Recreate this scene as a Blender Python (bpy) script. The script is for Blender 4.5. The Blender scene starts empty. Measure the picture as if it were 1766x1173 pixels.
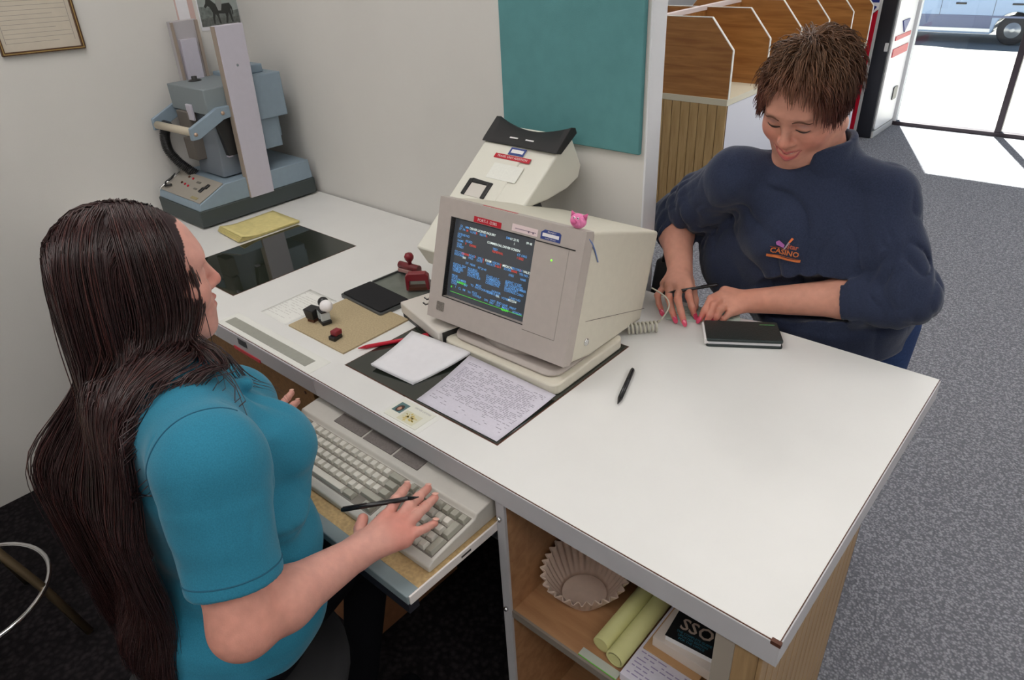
import bpy, bmesh, math, random
import numpy as np
from mathutils import Vector, Matrix
random.seed(7)
scene = bpy.context.scene
COL = scene.collection

# ------------------------------------------------------------------ camera
cam_d = bpy.data.cameras.new('camera'); cam = bpy.data.objects.new('camera', cam_d); COL.objects.link(cam)
cam_d.sensor_width = 36.0; cam_d.lens = 24.636; cam_d.clip_start = 0.02; cam_d.clip_end = 300
CAM = (0.1483, -0.6278, 1.600)
right = (0.75209934, 0.6573774, -0.04692052); up = (-0.3035918, 0.40876668, 0.8606636); back = (0.58496035, -0.63305983, 0.50700753)
cam.matrix_world = Matrix(((right[0], up[0], back[0], CAM[0]), (right[1], up[1], back[1], CAM[1]), (right[2], up[2], back[2], CAM[2]), (0, 0, 0, 1)))
scene.camera = cam

# ------------------------------------------------------------------ sky, sun, lamps, exposure
scene.view_settings.view_transform = 'Standard'; scene.view_settings.look = 'None'
scene.view_settings.gamma = 1.0; scene.view_settings.use_curve_mapping = False
scene.view_settings.exposure = 0.52
world = bpy.data.worlds.new('world'); scene.world = world; world.use_nodes = True
wn = world.node_tree; bg = wn.nodes['Background']
sky = wn.nodes.new('ShaderNodeTexSky'); sky.sky_type = 'HOSEK_WILKIE'; sky.turbidity = 3.0; sky.ground_albedo = 0.4
SUN_DIR = Vector((0.60, -1.42, -2.15)).normalized()
sky.sun_direction = -SUN_DIR
wn.links.new(sky.outputs[0], bg.inputs[0]); bg.inputs[1].default_value = 2.2
sl = bpy.data.lights.new('sun', 'SUN'); sl.energy = 22.0; sl.angle = 0.009; sl.color = (1.0, 0.96, 0.9)
so = bpy.data.objects.new('sun', sl); COL.objects.link(so)
so.rotation_euler = SUN_DIR.to_track_quat('-Z', 'Y').to_euler(); so.location = (0, 12, 12)
FLUO = (1.0, 0.965, 0.935)
# (the room is lit by its ceiling fittings, built further down, and by daylight through the shop window)

# ------------------------------------------------------------------ helpers
def lin(c):
    return tuple((v / 12.92 if v <= 0.04045 else ((v + 0.055) / 1.055) ** 2.4) for v in c)
def rgb(r, g, b): return lin((r / 255, g / 255, b / 255))
MATS = {}
def mat(name, col, rough=0.5, spec=0.5, metal=0.0, emit=None, estr=1.0, noise=0.0, nscale=40.0, bump=0.0, bscale=200.0, alpha=None, coat=0.0, sheen=0.0, stretch=None, col2=None, trans=0.0):
    if name in MATS: return MATS[name]
    m = bpy.data.materials.new(name); m.use_nodes = True; MATS[name] = m
    nt = m.node_tree; N = nt.nodes; Lk = nt.links; b = N['Principled BSDF']
    b.inputs['Base Color'].default_value = (*col, 1); b.inputs['Roughness'].default_value = rough
    b.inputs['Specular IOR Level'].default_value = spec; b.inputs['Metallic'].default_value = metal
    if coat: b.inputs['Coat Weight'].default_value = coat; b.inputs['Coat Roughness'].default_value = 0.05
    if sheen: b.inputs['Sheen Weight'].default_value = sheen; b.inputs['Sheen Roughness'].default_value = 0.5
    if trans: b.inputs['Transmission Weight'].default_value = trans
    if emit: b.inputs['Emission Color'].default_value = (*emit, 1); b.inputs['Emission Strength'].default_value = estr
    if noise or bump or col2:
        tc = N.new('ShaderNodeTexCoord'); mp = N.new('ShaderNodeMapping'); Lk.new(tc.outputs['Object'], mp.inputs[0])
        if stretch: mp.inputs['Scale'].default_value = stretch
    if noise or col2:
        n = N.new('ShaderNodeTexNoise'); n.inputs['Scale'].default_value = nscale; n.inputs['Detail'].default_value = 5
        Lk.new(mp.outputs[0], n.inputs['Vector'])
        r = N.new('ShaderNodeValToRGB'); Lk.new(n.outputs['Fac'], r.inputs[0])
        r.color_ramp.elements[0].position = 0.32; r.color_ramp.elements[1].position = 0.68
        c2 = col2 or tuple(v * (1 - noise) for v in col)
        r.color_ramp.elements[0].color = (*c2, 1); r.color_ramp.elements[1].color = (*col, 1)
        Lk.new(r.outputs[0], b.inputs['Base Color'])
    if bump:
        n2 = N.new('ShaderNodeTexNoise'); n2.inputs['Scale'].default_value = bscale; n2.inputs['Detail'].default_value = 4
        Lk.new(mp.outputs[0], n2.inputs['Vector'])
        bp = N.new('ShaderNodeBump'); bp.inputs['Strength'].default_value = bump; bp.inputs['Distance'].default_value = 0.004
        Lk.new(n2.outputs['Fac'], bp.inputs['Height']); Lk.new(bp.outputs[0], b.inputs['Normal'])
    return m

def wood(name, c1, c2, axis=0, scale=5.0, rough=0.45, streak=14.0):
    if name in MATS: return MATS[name]
    m = bpy.data.materials.new(name); m.use_nodes = True; MATS[name] = m
    N = m.node_tree.nodes; Lk = m.node_tree.links; b = N['Principled BSDF']; b.inputs['Roughness'].default_value = rough
    tc = N.new('ShaderNodeTexCoord'); mp = N.new('ShaderNodeMapping'); Lk.new(tc.outputs['Object'], mp.inputs[0])
    s = [streak] * 3; s[axis] = 1.2; mp.inputs['Scale'].default_value = s
    n = N.new('ShaderNodeTexNoise'); n.inputs['Scale'].default_value = scale; n.inputs['Detail'].default_value = 8; n.inputs['Distortion'].default_value = 0.6
    Lk.new(mp.outputs[0], n.inputs['Vector'])
    r = N.new('ShaderNodeValToRGB'); Lk.new(n.outputs['Fac'], r.inputs[0])
    r.color_ramp.elements[0].position = 0.3; r.color_ramp.elements[1].position = 0.72
    r.color_ramp.elements[0].color = (*c2, 1); r.color_ramp.elements[1].color = (*c1, 1)
    Lk.new(r.outputs[0], b.inputs['Base Color'])
    return m

class MB:
    """collects simple shapes into one mesh"""
    def __init__(s): s.v = []; s.f = []; s.sm = []
    def add(s, vs, fs, smooth=False):
        o = len(s.v); s.v += [tuple(p) for p in vs]; s.f += [tuple(i + o for i in f) for f in fs]; s.sm += [smooth] * len(fs); return s
    def box(s, x0, x1, y0, y1, z0, z1, M=None):
        vs = [(x, y, z) for z in (z0, z1) for y in (y0, y1) for x in (x0, x1)]
        if M is not None: vs = [M @ Vector(p) for p in vs]
        return s.add(vs, [(0, 2, 3, 1), (4, 5, 7, 6), (0, 1, 5, 4), (2, 6, 7, 3), (0, 4, 6, 2), (1, 3, 7, 5)])
    def hexa(s, P):   # 8 points, bottom ring then top ring, both counter-clockwise from above
        return s.add(P, [(3, 2, 1, 0), (4, 5, 6, 7), (0, 1, 5, 4), (1, 2, 6, 5), (2, 3, 7, 6), (3, 0, 4, 7)])
    def tube(s, path, r, n=10, cap=True, smooth=True):
        path = [Vector(p) for p in path]; k = len(path)
        rs = r if isinstance(r, (list, tuple)) else [r] * k
        vs = []; ref = None
        for i, p in enumerate(path):
            t = (path[min(i + 1, k - 1)] - path[max(i - 1, 0)]).normalized()
            if ref is None: ref = t.orthogonal().normalized()
            ref = (ref - t * ref.dot(t)).normalized(); bn = t.cross(ref)
            for j in range(n):
                a = 2 * math.pi * j / n; vs.append(p + (ref * math.cos(a) + bn * math.sin(a)) * rs[i])
        fs = [(i * n + j, i * n + (j + 1) % n, (i + 1) * n + (j + 1) % n, (i + 1) * n + j) for i in range(k - 1) for j in range(n)]
        s.add(vs, fs, smooth)
        if cap:
            o = len(s.v) - len(vs)
            s.f += [tuple(o + j for j in reversed(range(n))), tuple(o + (k - 1) * n + j for j in range(n))]; s.sm += [False, False]
        return s
    def lathe(s, prof, n=32, M=None, smooth=True, center=(0, 0, 0)):
        vs = []; k = len(prof)
        for (r, z) in prof:
            for j in range(n):
                a = 2 * math.pi * j / n; p = Vector((center[0] + r * math.cos(a), center[1] + r * math.sin(a), center[2] + z))
                vs.append(M @ p if M is not None else p)
        fs = [(i * n + j, i * n + (j + 1) % n, (i + 1) * n + (j + 1) % n, (i + 1) * n + j) for i in range(k - 1) for j in range(n)]
        o = len(s.v); s.add(vs, fs, smooth)
        if prof[0][0] > 1e-6: s.f.append(tuple(o + j for j in reversed(range(n)))); s.sm.append(False)
        if prof[-1][0] > 1e-6: s.f.append(tuple(o + (k - 1) * n + j for j in range(n))); s.sm.append(False)
        return s
    def prism(s, poly, d0, d1, axis='x', M=None):
        """poly: 2-D outline; extruded along axis. axis x: (y,z); y: (x,z); z: (x,y)"""
        def P(a, b, d): return {'x': (d, a, b), 'y': (a, d, b), 'z': (a, b, d)}[axis]
        n = len(poly); vs = [P(a, b, d0) for a, b in poly] + [P(a, b, d1) for a, b in poly]
        if M is not None: vs = [M @ Vector(p) for p in vs]
        return s.add(vs, [tuple(reversed(range(n))), tuple(range(n, 2 * n))] + [(i, (i + 1) % n, n + (i + 1) % n, n + i) for i in range(n)])
    def mesh(s, name, bevel=0.0, seg=2, smooth=None, angle=35):
        me = bpy.data.meshes.new(name); me.from_pydata(s.v, [], s.f); me.update()
        bm = bmesh.new(); bm.from_mesh(me)
        for f, k in zip(bm.faces, s.sm): f.smooth = k
        bmesh.ops.remove_doubles(bm, verts=bm.verts, dist=1e-6)
        bmesh.ops.recalc_face_normals(bm, faces=bm.faces)
        if bevel:
            es = [e for e in bm.edges if len(e.link_faces) == 2 and e.calc_face_angle(0) > math.radians(angle)]
            r = bmesh.ops.bevel(bm, geom=es, offset=bevel, segments=seg, affect='EDGES', profile=0.6, clamp_overlap=True)
            for f in r['faces']: f.smooth = True
        bm.to_mesh(me); bm.free()
        return me
    def build(s, name, m, parent=None, bevel=0.0, seg=2, label=None, cat=None, group=None, kind=None, loc=None, rot=None, angle=35):
        me = s.mesh(name, bevel, seg, angle=angle)
        return obj(name, me, m, parent, label, cat, group, kind, loc, rot)
def obj(name, me, m, parent=None, label=None, cat=None, group=None, kind=None, loc=None, rot=None):
    o = bpy.data.objects.new(name, me); COL.objects.link(o)
    if m is not None and not me.materials: me.materials.append(m)
    if parent is not None: o.parent = parent
    if loc is not None: o.location = loc
    if rot is not None: o.rotation_euler = rot
    tag(o, label, cat, group, kind); return o
def tag(o, label=None, cat=None, group=None, kind=None):
    if label: o['label'] = label
    if cat: o['category'] = cat
    if group: o['group'] = group
    if kind: o['kind'] = kind
def thing(name, label, cat, loc=(0, 0, 0), rotz=0.0, group=None, M=None):
    o = bpy.data.objects.new(name, None); COL.objects.link(o); o.empty_display_size = 0.05
    if M is not None: o.matrix_world = M
    else: o.location = loc; o.rotation_euler = (0, 0, rotz)
    tag(o, label, cat, group); return o
def struct(name, mb, m, label=None, parent=None, bevel=0.0):
    return mb.build(name, m, parent, bevel=bevel, label=label, kind=None if parent else 'structure')
def text_mesh(s, size, align='CENTER', extrude=0.0, shear=0.0, space=1.0, bold=0.0):
    cu = bpy.data.curves.new('lettering', 'FONT'); cu.body = s; cu.size = size; cu.align_x = align; cu.align_y = 'CENTER'
    cu.extrude = extrude; cu.shear = shear; cu.space_character = space; cu.offset = bold; cu.resolution_u = 2
    o = bpy.data.objects.new('lettering', cu); COL.objects.link(o)
    dg = bpy.context.evaluated_depsgraph_get(); me = bpy.data.meshes.new_from_object(o.evaluated_get(dg))
    bpy.data.objects.remove(o); bpy.data.curves.remove(cu); me.name = 'lettering'; me.materials.clear()
    return me
def frame(o, xdir, zdir):
    """matrix with local x along xdir and local z along zdir"""
    x = Vector(xdir).normalized(); z = Vector(zdir); z = (z - x * z.dot(x)).normalized(); y = z.cross(x)
    return Matrix(((x[0], y[0], z[0], o[0]), (x[1], y[1], z[1], o[1]), (x[2], y[2], z[2], o[2]), (0, 0, 0, 1)))
def text(name, s, size, M, m, parent=None, **k):
    me = text_mesh(s, size, **k); me.transform(M); return obj(name, me, m, parent)
def rrect(x0, x1, y0, y1, r, n=4):
    pts = []
    for cx_, cy_, a0 in ((x1 - r, y1 - r, 0), (x0 + r, y1 - r, 90), (x0 + r, y0 + r, 180), (x1 - r, y0 + r, 270)):
        for i in range(n + 1):
            a = math.radians(a0 + 90 * i / n); pts.append((cx_ + r * math.cos(a), cy_ + r * math.sin(a)))
    return pts
D = 0.80   # worktop height
# ------------------------------------------------------------------ surfaces of the room
M_wall = mat('wall_paint', (0.70, 0.682, 0.650), 0.75, 0.3, noise=0.05, nscale=3.0, bump=0.06, bscale=350)
M_white = mat('white_paint', (0.78, 0.79, 0.82), 0.6, 0.3, bump=0.04, bscale=250)
M_ceil = mat('ceiling_tile', (0.72, 0.72, 0.70), 0.9, 0.2, noise=0.15, nscale=90)
M_lam = mat('white_laminate', (0.75, 0.745, 0.725), 0.38, 0.45, noise=0.03, nscale=9, bump=0.02, bscale=600)
M_edge = mat('laminate_edge', (0.52, 0.51, 0.53), 0.4, 0.4, noise=0.05, nscale=20)
M_seam = mat('brown_seam', rgb(104, 66, 48), 0.6)
M_bronze = mat('bronze_aluminium', rgb(62, 54, 60), 0.45, 0.5, 0.3)

def carpet(name, c1, c2, s=95.0):
    m = bpy.data.materials.new(name); m.use_nodes = True; MATS[name] = m
    N = m.node_tree.nodes; L = m.node_tree.links; b = N['Principled BSDF']; b.inputs['Roughness'].default_value = 0.95
    b.inputs['Specular IOR Level'].default_value = 0.1
    tc = N.new('ShaderNodeTexCoord')
    v = N.new('ShaderNodeTexVoronoi'); v.inputs['Scale'].default_value = s; L.new(tc.outputs['Object'], v.inputs['Vector'])
    n = N.new('ShaderNodeTexNoise'); n.inputs['Scale'].default_value = 70.0; n.inputs['Detail'].default_value = 6; L.new(tc.outputs['Object'], n.inputs['Vector'])
    mx = N.new('ShaderNodeMath'); mx.operation = 'MULTIPLY_ADD'; L.new(v.outputs['Distance'], mx.inputs[0]); mx.inputs[1].default_value = 0.75
    L.new(n.outputs['Fac'], mx.inputs[2])
    r = N.new('ShaderNodeValToRGB'); L.new(mx.outputs[0], r.inputs[0]); r.color_ramp.elements[0].position = 0.55; r.color_ramp.elements[1].position = 1.1
    r.color_ramp.elements[0].color = (*c1, 1); r.color_ramp.elements[1].color = (*c2, 1); L.new(r.outputs[0], b.inputs['Base Color'])
    bp = N.new('ShaderNodeBump'); bp.inputs['Strength'].default_value = 0.7; bp.inputs['Distance'].default_value = 0.006; bp.invert = True
    L.new(v.outputs['Distance'], bp.inputs['Height']); L.new(bp.outputs[0], b.inputs['Normal'])
    return m
M_carpet = carpet('grey_carpet', (0.36, 0.365, 0.40), (0.16, 0.163, 0.185), 150)
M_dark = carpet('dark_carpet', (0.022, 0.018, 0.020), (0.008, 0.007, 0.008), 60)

struct('floor', MB().box(-3.4, 3.4, -3.2, 6.1, -0.06, 0.0), M_carpet, 'grey loop pile carpet of the public area')
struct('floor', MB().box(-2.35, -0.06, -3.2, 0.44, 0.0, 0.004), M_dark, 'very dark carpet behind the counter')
struct('ceiling', MB().box(-3.5, 3.5, -3.3, 6.2, 2.75, 2.85), M_ceil, 'white tiled ceiling')
struct('wall_left', MB().box(-2.47, -2.35, -3.2, 0.765, 0.0, 2.75), M_wall, 'off-white wall left of the counter')
wb = struct('wall_back', MB().box(-2.47, -0.694, 0.765, 0.819, 0.0, 2.75), M_wall, 'off-white partition wall behind the counter')
struct('trim_1', MB().box(-0.6935, -0.688, 0.763, 0.821, 0.0, 2.75), M_white, 'white painted end cap of the partition wall', bevel=0.0015)
struct('wall_lobby', MB().box(-3.5, -3.4, 0.82, 6.1, 0, 2.75).box(-3.5, -2.47, 0.77, 0.82, 0, 2.75), M_white)
struct('wall_right', MB().box(3.4, 3.5, -3.2, 6.1, 0, 2.75), M_wall)
struct('wall_rear', MB().box(-2.47, 3.5, -3.3, -3.2, 0, 2.75), M_wall)
struct('wall_front', MB().box(-3.5, -1.5, 6.1, 6.25, 0, 2.75).box(-1.5, 3.5, 6.1, 6.25, 2.2, 2.75), M_white)
# glass front
glass = bpy.data.materials.new('window_glass'); glass.use_nodes = True
gn = glass.node_tree; gn.nodes.remove(gn.nodes['Principled BSDF'])
tr = gn.nodes.new('ShaderNodeBsdfTransparent'); tr.inputs[0].default_value = (0.93, 0.96, 0.95, 1)
gl = gn.nodes.new('ShaderNodeBsdfGlossy'); gl.inputs['Roughness'].default_value = 0.02
mxs = gn.nodes.new('ShaderNodeMixShader'); mxs.inputs[0].default_value = 0.05; gn.links.new(tr.outputs[0], mxs.inputs[1]); gn.links.new(gl.outputs[0], mxs.inputs[2])
gn.links.new(mxs.outputs[0], gn.nodes['Material Output'].inputs[0])
XS = [-1.47, -0.702, 0.25, 1.25, 2.3, 3.4]
for i in range(5):
    w = thing('window_%d' % (i + 1), None, None, (0, 0, 0)); w['kind'] = 'structure'
    w['label'] = ['floor to ceiling shop window pane beside the vending machine', 'shop window pane right of the dark mullion', 'shop window pane further right', 'shop window pane out by the corner', 'last shop window pane'][i]
    MB().box(XS[i] + 0.022, XS[i + 1] - 0.022, 6.068, 6.074, 0.03, 2.16).build('pane', glass, w)
    MB().box(XS[i] - 0.022, XS[i] + 0.022, 6.04, 6.10, 0.03, 2.16).build('mullion', M_bronze if i else M_white, w, bevel=0.003)
    MB().box(XS[i] - 0.022, XS[i + 1] - 0.022, 6.035, 6.105, 0.0, 0.03).build('sill_rail', M_bronze, w, bevel=0.002)
    MB().box(XS[i] - 0.022, XS[i + 1] - 0.022, 6.04, 6.10, 2.16, 2.2).build('head_rail', M_bronze, w)

# ceiling fluorescent fittings
M_lampframe = mat('lamp_frame', (0.8, 0.8, 0.8), 0.5)
M_tube = mat('lamp_diffuser', (0.9, 0.9, 0.88), 0.6, emit=FLUO, estr=5.0)
for i, (x, y) in enumerate([(0.45, -1.2), (1.7, -0.9), (-1.35, -0.15), (-1.0, -2.2), (1.5, 0.9), (-0.5, 2.1), (1.5, 2.6), (-2.3, 3.2), (-0.5, 4.3), (1.5, 4.5)]):
    t = thing('ceiling_light', 'recessed fluorescent ceiling light with a white diffuser', 'ceiling light', (x, y, 2.75), group='ceiling lights')
    f = MB()
    for a in ((-0.61, -0.58, -0.31, 0.31), (0.58, 0.61, -0.31, 0.31), (-0.58, 0.58, -0.31, -0.28), (-0.58, 0.58, 0.28, 0.31)): f.box(*a, -0.03, 0)
    f.build('lamp_frame', M_lampframe, t); MB().box(-0.58, 0.58, -0.28, 0.28, -0.015, -0.005).build('diffuser', M_tube, t)

# ------------------------------------------------------------------ outside
M_conc = mat('sunlit_concrete', (0.40, 0.385, 0.36), 0.9, 0.2, noise=0.15, nscale=2.0)
struct('ground', MB().prism([(6.25, -0.03), (16.0, -1.02), (60, -1.02), (60, -1.3), (6.25, -1.3)], -30, 30, 'x'), M_conc, 'sunlit pavement and parking lot outside the window')

M_car = mat('pale_blue_paint', rgb(150, 176, 212), 0.35, 0.5, coat=0.5)
M_carlow = mat('lower_body_grey_blue', rgb(108, 118, 150), 0.5)
M_tyre = mat('tyre_rubber', (0.03, 0.03, 0.035), 0.8)
M_chrome = mat('chrome', (0.75, 0.75, 0.76), 0.15, 0.5, 1.0)
M_carglass = mat('car_glass', (0.05, 0.06, 0.08), 0.05)
M_blackp = mat('black_plastic', (0.012, 0.012, 0.013), 0.35)
car = thing('parked_car', 'pale blue sedan parked outside beyond the window', 'car', (-2.5, 18.0, -1.02))
# local: rear wheel at x=0, front wheel at x=-2.65, near side y=0, far side y=1.7
def arch(cx, r, n=12): return [(cx + r * math.cos(math.pi * i / n), 0.29 + r * math.sin(math.pi * i / n)) for i in range(n + 1)]
low = [(0.95, 0.30), (0.95, 0.55), (0.90, 0.86), (0.55, 0.92), (-2.2, 0.92), (-3.35, 0.82), (-3.5, 0.6), (-3.5, 0.28)]
prof = low + [(-3.02, 0.22)] + list(reversed(arch(-2.65, 0.35))) + [(-2.28, 0.2), (-0.38, 0.2)] + list(reversed(arch(0, 0.35))) + [(0.38, 0.25)]
MB().prism(prof, 0.0, 1.7, 'y').build('car_body', M_car, car, bevel=0.03, seg=3, angle=60)
MB().prism([(0.55, 0.92), (0.2, 1.36), (-1.15, 1.38), (-1.95, 0.92)], 0.12, 1.58, 'y').build('cabin', M_car, car, bevel=0.03, angle=30)
MB().prism([(0.36, 0.96), (0.13, 1.30), (-0.40, 1.31), (-0.40, 0.96)], 0.10, 0.118, 'y').build('side_window', M_carglass, car)
MB().prism([(-0.46, 0.96), (-0.46, 1.31), (-1.13, 1.32), (-1.74, 0.96)], 0.10, 0.118, 'y').build('side_window', M_carglass, car)
for x in (0.0, -2.65):
    for y in (0.02, 1.48):
        w = MB(); Mx = Matrix.Translation((x, y, 0.29)) @ Matrix.Rotation(-math.pi / 2, 4, 'X')
        w.lathe([(0.17, 0.0), (0.25, 0.0), (0.29, 0.03), (0.295, 0.1), (0.29, 0.17), (0.25, 0.2), (0.17, 0.2)], 32, Mx)
        wo = w.build('wheel', M_tyre, car)
        h = MB().lathe([(0.02, -0.02), (0.06, -0.018), (0.07, -0.006), (0.15, 0.0), (0.172, 0.02), (0.172, 0.05)], 28, Mx)
        h.build('hubcap', mat('hubcap', (0.45, 0.47, 0.5), 0.3, 0.5, 0.6), wo)
MB().box(-2.25, -0.40, -0.012, 0.01, 0.24, 0.31).build('sill_strip', mat('sill_strip', (0.8, 0.82, 0.85), 0.3, 0.5, 0.3), car, bevel=0.004)
MB().box(-3.3, 0.93, -0.012, 0.01, 0.52, 0.56).build('rubbing_strip', M_carlow, car, bevel=0.005)
MB().box(-2.25, -0.42, -0.004, 0.01, 0.31, 0.52).build('lower_door_panel', M_carlow, car, bevel=0.002)
for x in (-0.02, -1.05): MB().box(x - 0.1, x + 0.1, -0.02, 0.01, 0.765, 0.80).build('door_handle', M_blackp, car, bevel=0.008)
for x in (-0.42, -1.42): MB().box(x - 0.004, x + 0.004, -0.003, 0.01, 0.32, 0.90).build('door_seam', M_blackp, car)
MB().box(0.93, 1.02, 0.02, 1.68, 0.36, 0.52).build('bumper', M_carlow, car, bevel=0.03); MB().box(-3.58, -3.48, 0.02, 1.68, 0.34, 0.5).build('bumper', M_carlow, car, bevel=0.03)

# ------------------------------------------------------------------ carrel bank
M_ply = wood('orange_plywood', rgb(178, 124, 66), rgb(138, 88, 40), axis=0, scale=3.0)
M_slat = wood('tan_slat_wood', rgb(188, 158, 110), rgb(160, 128, 82), axis=2, scale=4.0)
M_beige = mat('beige_laminate', rgb(206, 198, 176), 0.45)
M_pale = mat('pale_laminate', rgb(214, 214, 226), 0.5)
M_trimw = mat('white_edge_band', rgb(226, 222, 216), 0.45)
M_pink = mat('pinkish_white_band', rgb(222, 206, 204), 0.5)
cb = thing('carrel_bank', 'back-to-back row of wooden study carrels with white-edged dividers', 'carrels', (-2.02, 3.1, 0))
YD = [0, 0.46, 0.91, 1.365, 1.82, 2.235]     # divider positions
MB().box(-0.012, 0.012, 0, 2.25, 0.70, 1.125).build('back_panel', M_ply, cb)
MB().box(-0.016, 0.016, -0.004, 2.255, 1.125, 1.15).build('top_rail', M_pink, cb, bevel=0.002)
for sgn, nm in ((1, 'writing_top'), (-1, 'writing_top')):
    x0, x1 = sorted((0.012 * sgn, 0.42 * sgn))
    MB().box(x0, x1, -0.004, 2.26, 0.70, 0.735).build(nm, M_beige, cb, bevel=0.002)
    x0, x1 = sorted((0.40 * sgn, 0.416 * sgn))
    MB().box(x0, x1, 0.012, 2.25, 0.0, 0.70).build('modesty_panel', M_pale, cb)
    for y in YD:
        pr = [(0.012 * sgn, 0.735), (0.42 * sgn, 0.735), (0.42 * sgn, 0.985), (0.285 * sgn, 1.14), (0.012 * sgn, 1.14)]
        dv = MB().prism(pr, y, y + 0.014, 'y').build('divider', M_ply, cb)
        e = MB()
        for (a, b_) in zip(pr[1:-1], pr[2:]):
            n = Vector((b_[1] - a[1], 0, -(b_[0] - a[0]))).normalized() * 0.0035 * sgn
            A = Vector((a[0], 0, a[1])); B = Vector((b_[0], 0, b_[1]))
            P = [A, B, B + n, A + n]
            e.add([(p.x, y - 0.0015, p.z) for p in P] + [(p.x, y + 0.0155, p.z) for p in P], [(3, 2, 1, 0), (4, 5, 6, 7), (0, 1, 5, 4), (1, 2, 6, 5), (2, 3, 7, 6), (3, 0, 4, 7)])
        e.build('edge_band', M_trimw, dv)
ns = 15
sm = MB().box(-0.0262, 0.0262, 0, 0.012, 0.0, 0.70).mesh('slat', 0.0025, 2)
for i in range(ns):
    obj('slat', sm, M_slat, cb, loc=(-0.392 + i * 0.056, -0.004, 0))
MB().box(-0.42, 0.42, 0.006, 0.012, 0, 0.70).build('end_backing', mat('dark_gap', rgb(104, 76, 44), 0.8), cb)

# ------------------------------------------------------------------ vending machine
M_vblack = mat('vending_black', (0.012, 0.013, 0.02), 0.4, noise=0.3, nscale=300)
M_vwhite = mat('vending_white', (0.8, 0.8, 0.82), 0.35)
M_vred = mat('vending_red', rgb(196, 12, 44), 0.4); M_vblue = mat('vending_blue', rgb(34, 52, 130), 0.4)
M_vgrey = mat('vending_silver', (0.55, 0.55, 0.55), 0.4)
vm = thing('vending_machine', 'drinks vending machine with red stripe, black side and blue emblem', 'vending machine', (-1.48, 5.5, 0))
MB().box(-0.72, 0.0, 0.0, 0.54, 0.0, 1.83).build('cabinet', M_vblack, vm, bevel=0.008)
MB().prism([(-0.172, 0.045), (-0.134, 0.045), (-0.125, 0.94), (-0.166, 0.905)], -0.003, 0.002, 'y').build('red_stripe', M_vred, vm)
MB().prism([(-0.134, 0.045), (-0.112, 0.045), (-0.100, 1.6), (-0.125, 1.6), (-0.125, 0.94)], -0.003, 0.002, 'y').build('silver_stripe', M_vgrey, vm)
MB().prism([(-0.166, 0.91), (-0.125, 0.945), (-0.125, 1.6), (-0.60, 1.6), (-0.5, 0.95), (-0.2, 0.905)], -0.0028, 0.002, 'y').build('white_field', M_vwhite, vm)
MB().prism([(-0.165, 0.925), (-0.142, 0.955), (-0.140, 0.962), (-0.165, 0.972), (-0.196, 0.970), (-0.21, 0.962)], -0.0045, 0.002, 'y').build('blue_wedge', M_vblue, vm)
MB().box(-0.29, -0.128, -0.0045, 0.002, 0.99, 1.08).build('blue_lettering', M_vblue, vm)
MB().prism(rrect(-0.028, -0.004, 0.655, 0.715, 0.004), -0.006, 0.002, 'y').build('lock_plate', M_vgrey, vm)
MB().prism(rrect(0.03, 0.51, 0.06, 1.78, 0.03), -0.002, 0.012, 'x').build('front_panel', M_vwhite, vm)
MB().box(0.008, 0.018, 0.08, 0.46, 0.60, 0.66).build('red_stripe', M_vred, vm); MB().box(0.008, 0.018, 0.08, 0.46, 0.72, 0.75).build('red_stripe', M_vred, vm)
MB().prism([(0.27, 0.76), (0.36, 0.85), (0.18, 0.85)], 0.008, 0.02, 'x').build('blue_wedge', M_vblue, vm)
MB().prism(rrect(0.33, 0.43, 0.24, 0.34, 0.01), 0.006, 0.02, 'x').build('can_outlet', M_blackp, vm)
MB().box(-0.01, 0.014, 0.02, 0.52, 0.0, 0.05).build('kick_plate', M_vgrey, vm, bevel=0.004)
# ------------------------------------------------------------------ counter
M_pboard = mat('particle_board', rgb(196, 166, 118), 0.8, noise=0.28, nscale=160)
M_brownboard = mat('brown_board', rgb(136, 100, 62), 0.7, noise=0.25, nscale=120)
M_wood = wood('shelf_birch', rgb(176, 134, 96), rgb(150, 106, 72), axis=0, scale=3.0)
M_veneer = wood('counter_veneer', rgb(176, 146, 106), rgb(140, 110, 74), axis=2, scale=4.0, streak=26)
M_dkbrown = mat('dark_brown_trim', rgb(84, 46, 30), 0.6)
M_greytrim = mat('grey_vinyl_trim', rgb(126, 140, 144), 0.5)
M_smoke = mat('smoked_glass', (0.018, 0.022, 0.016), 0.03, 0.9)
ct = thing('counter', 'white laminate service counter with wide front edge', 'counter', (0, 0, 0))
MB().box(-2.35, 0.0, 0.003, 0.757, D - 0.045, D - 0.0022).build('core', M_edge, ct, bevel=0.001)
MB().box(-2.35, 0.0, 0.002, 0.757, D - 0.0022, D - 0.0006).build('seam', M_seam, ct)
MB().box(-2.35, -0.0008, 0.0028, 0.7565, D - 0.0006, D).build('worktop', M_lam, ct)
MB().box(-2.35, 0.0008, 0.0, 0.003, D - 0.045, D - 0.0022).build('edge_strip', M_edge, ct, bevel=0.0008)
MB().box(0.0, 0.0025, 0.0, 0.757, D - 0.045, D - 0.0022).build('edge_strip', M_edge, ct, bevel=0.0008)
MB().box(-0.0105, 0.0028, -0.0006, 0.006, D - 0.006, D + 0.0002).build('chipped_corner', M_dkbrown, ct)
for (x0, x1, y0, y1) in ((-1.82, -1.518, 0.106, 0.508), (-0.995, -0.552, 0.076, 0.50)):
    MB().box(x0 - 0.0025, x1 + 0.0025, y0 - 0.0025, y1 + 0.0025, D - 0.0005, D + 0.0003).build('inset_border', M_dkbrown, ct)
    MB().box(x0, x1, y0, y1, D, D + 0.0008).build('glass_inset', M_smoke, ct)
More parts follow.
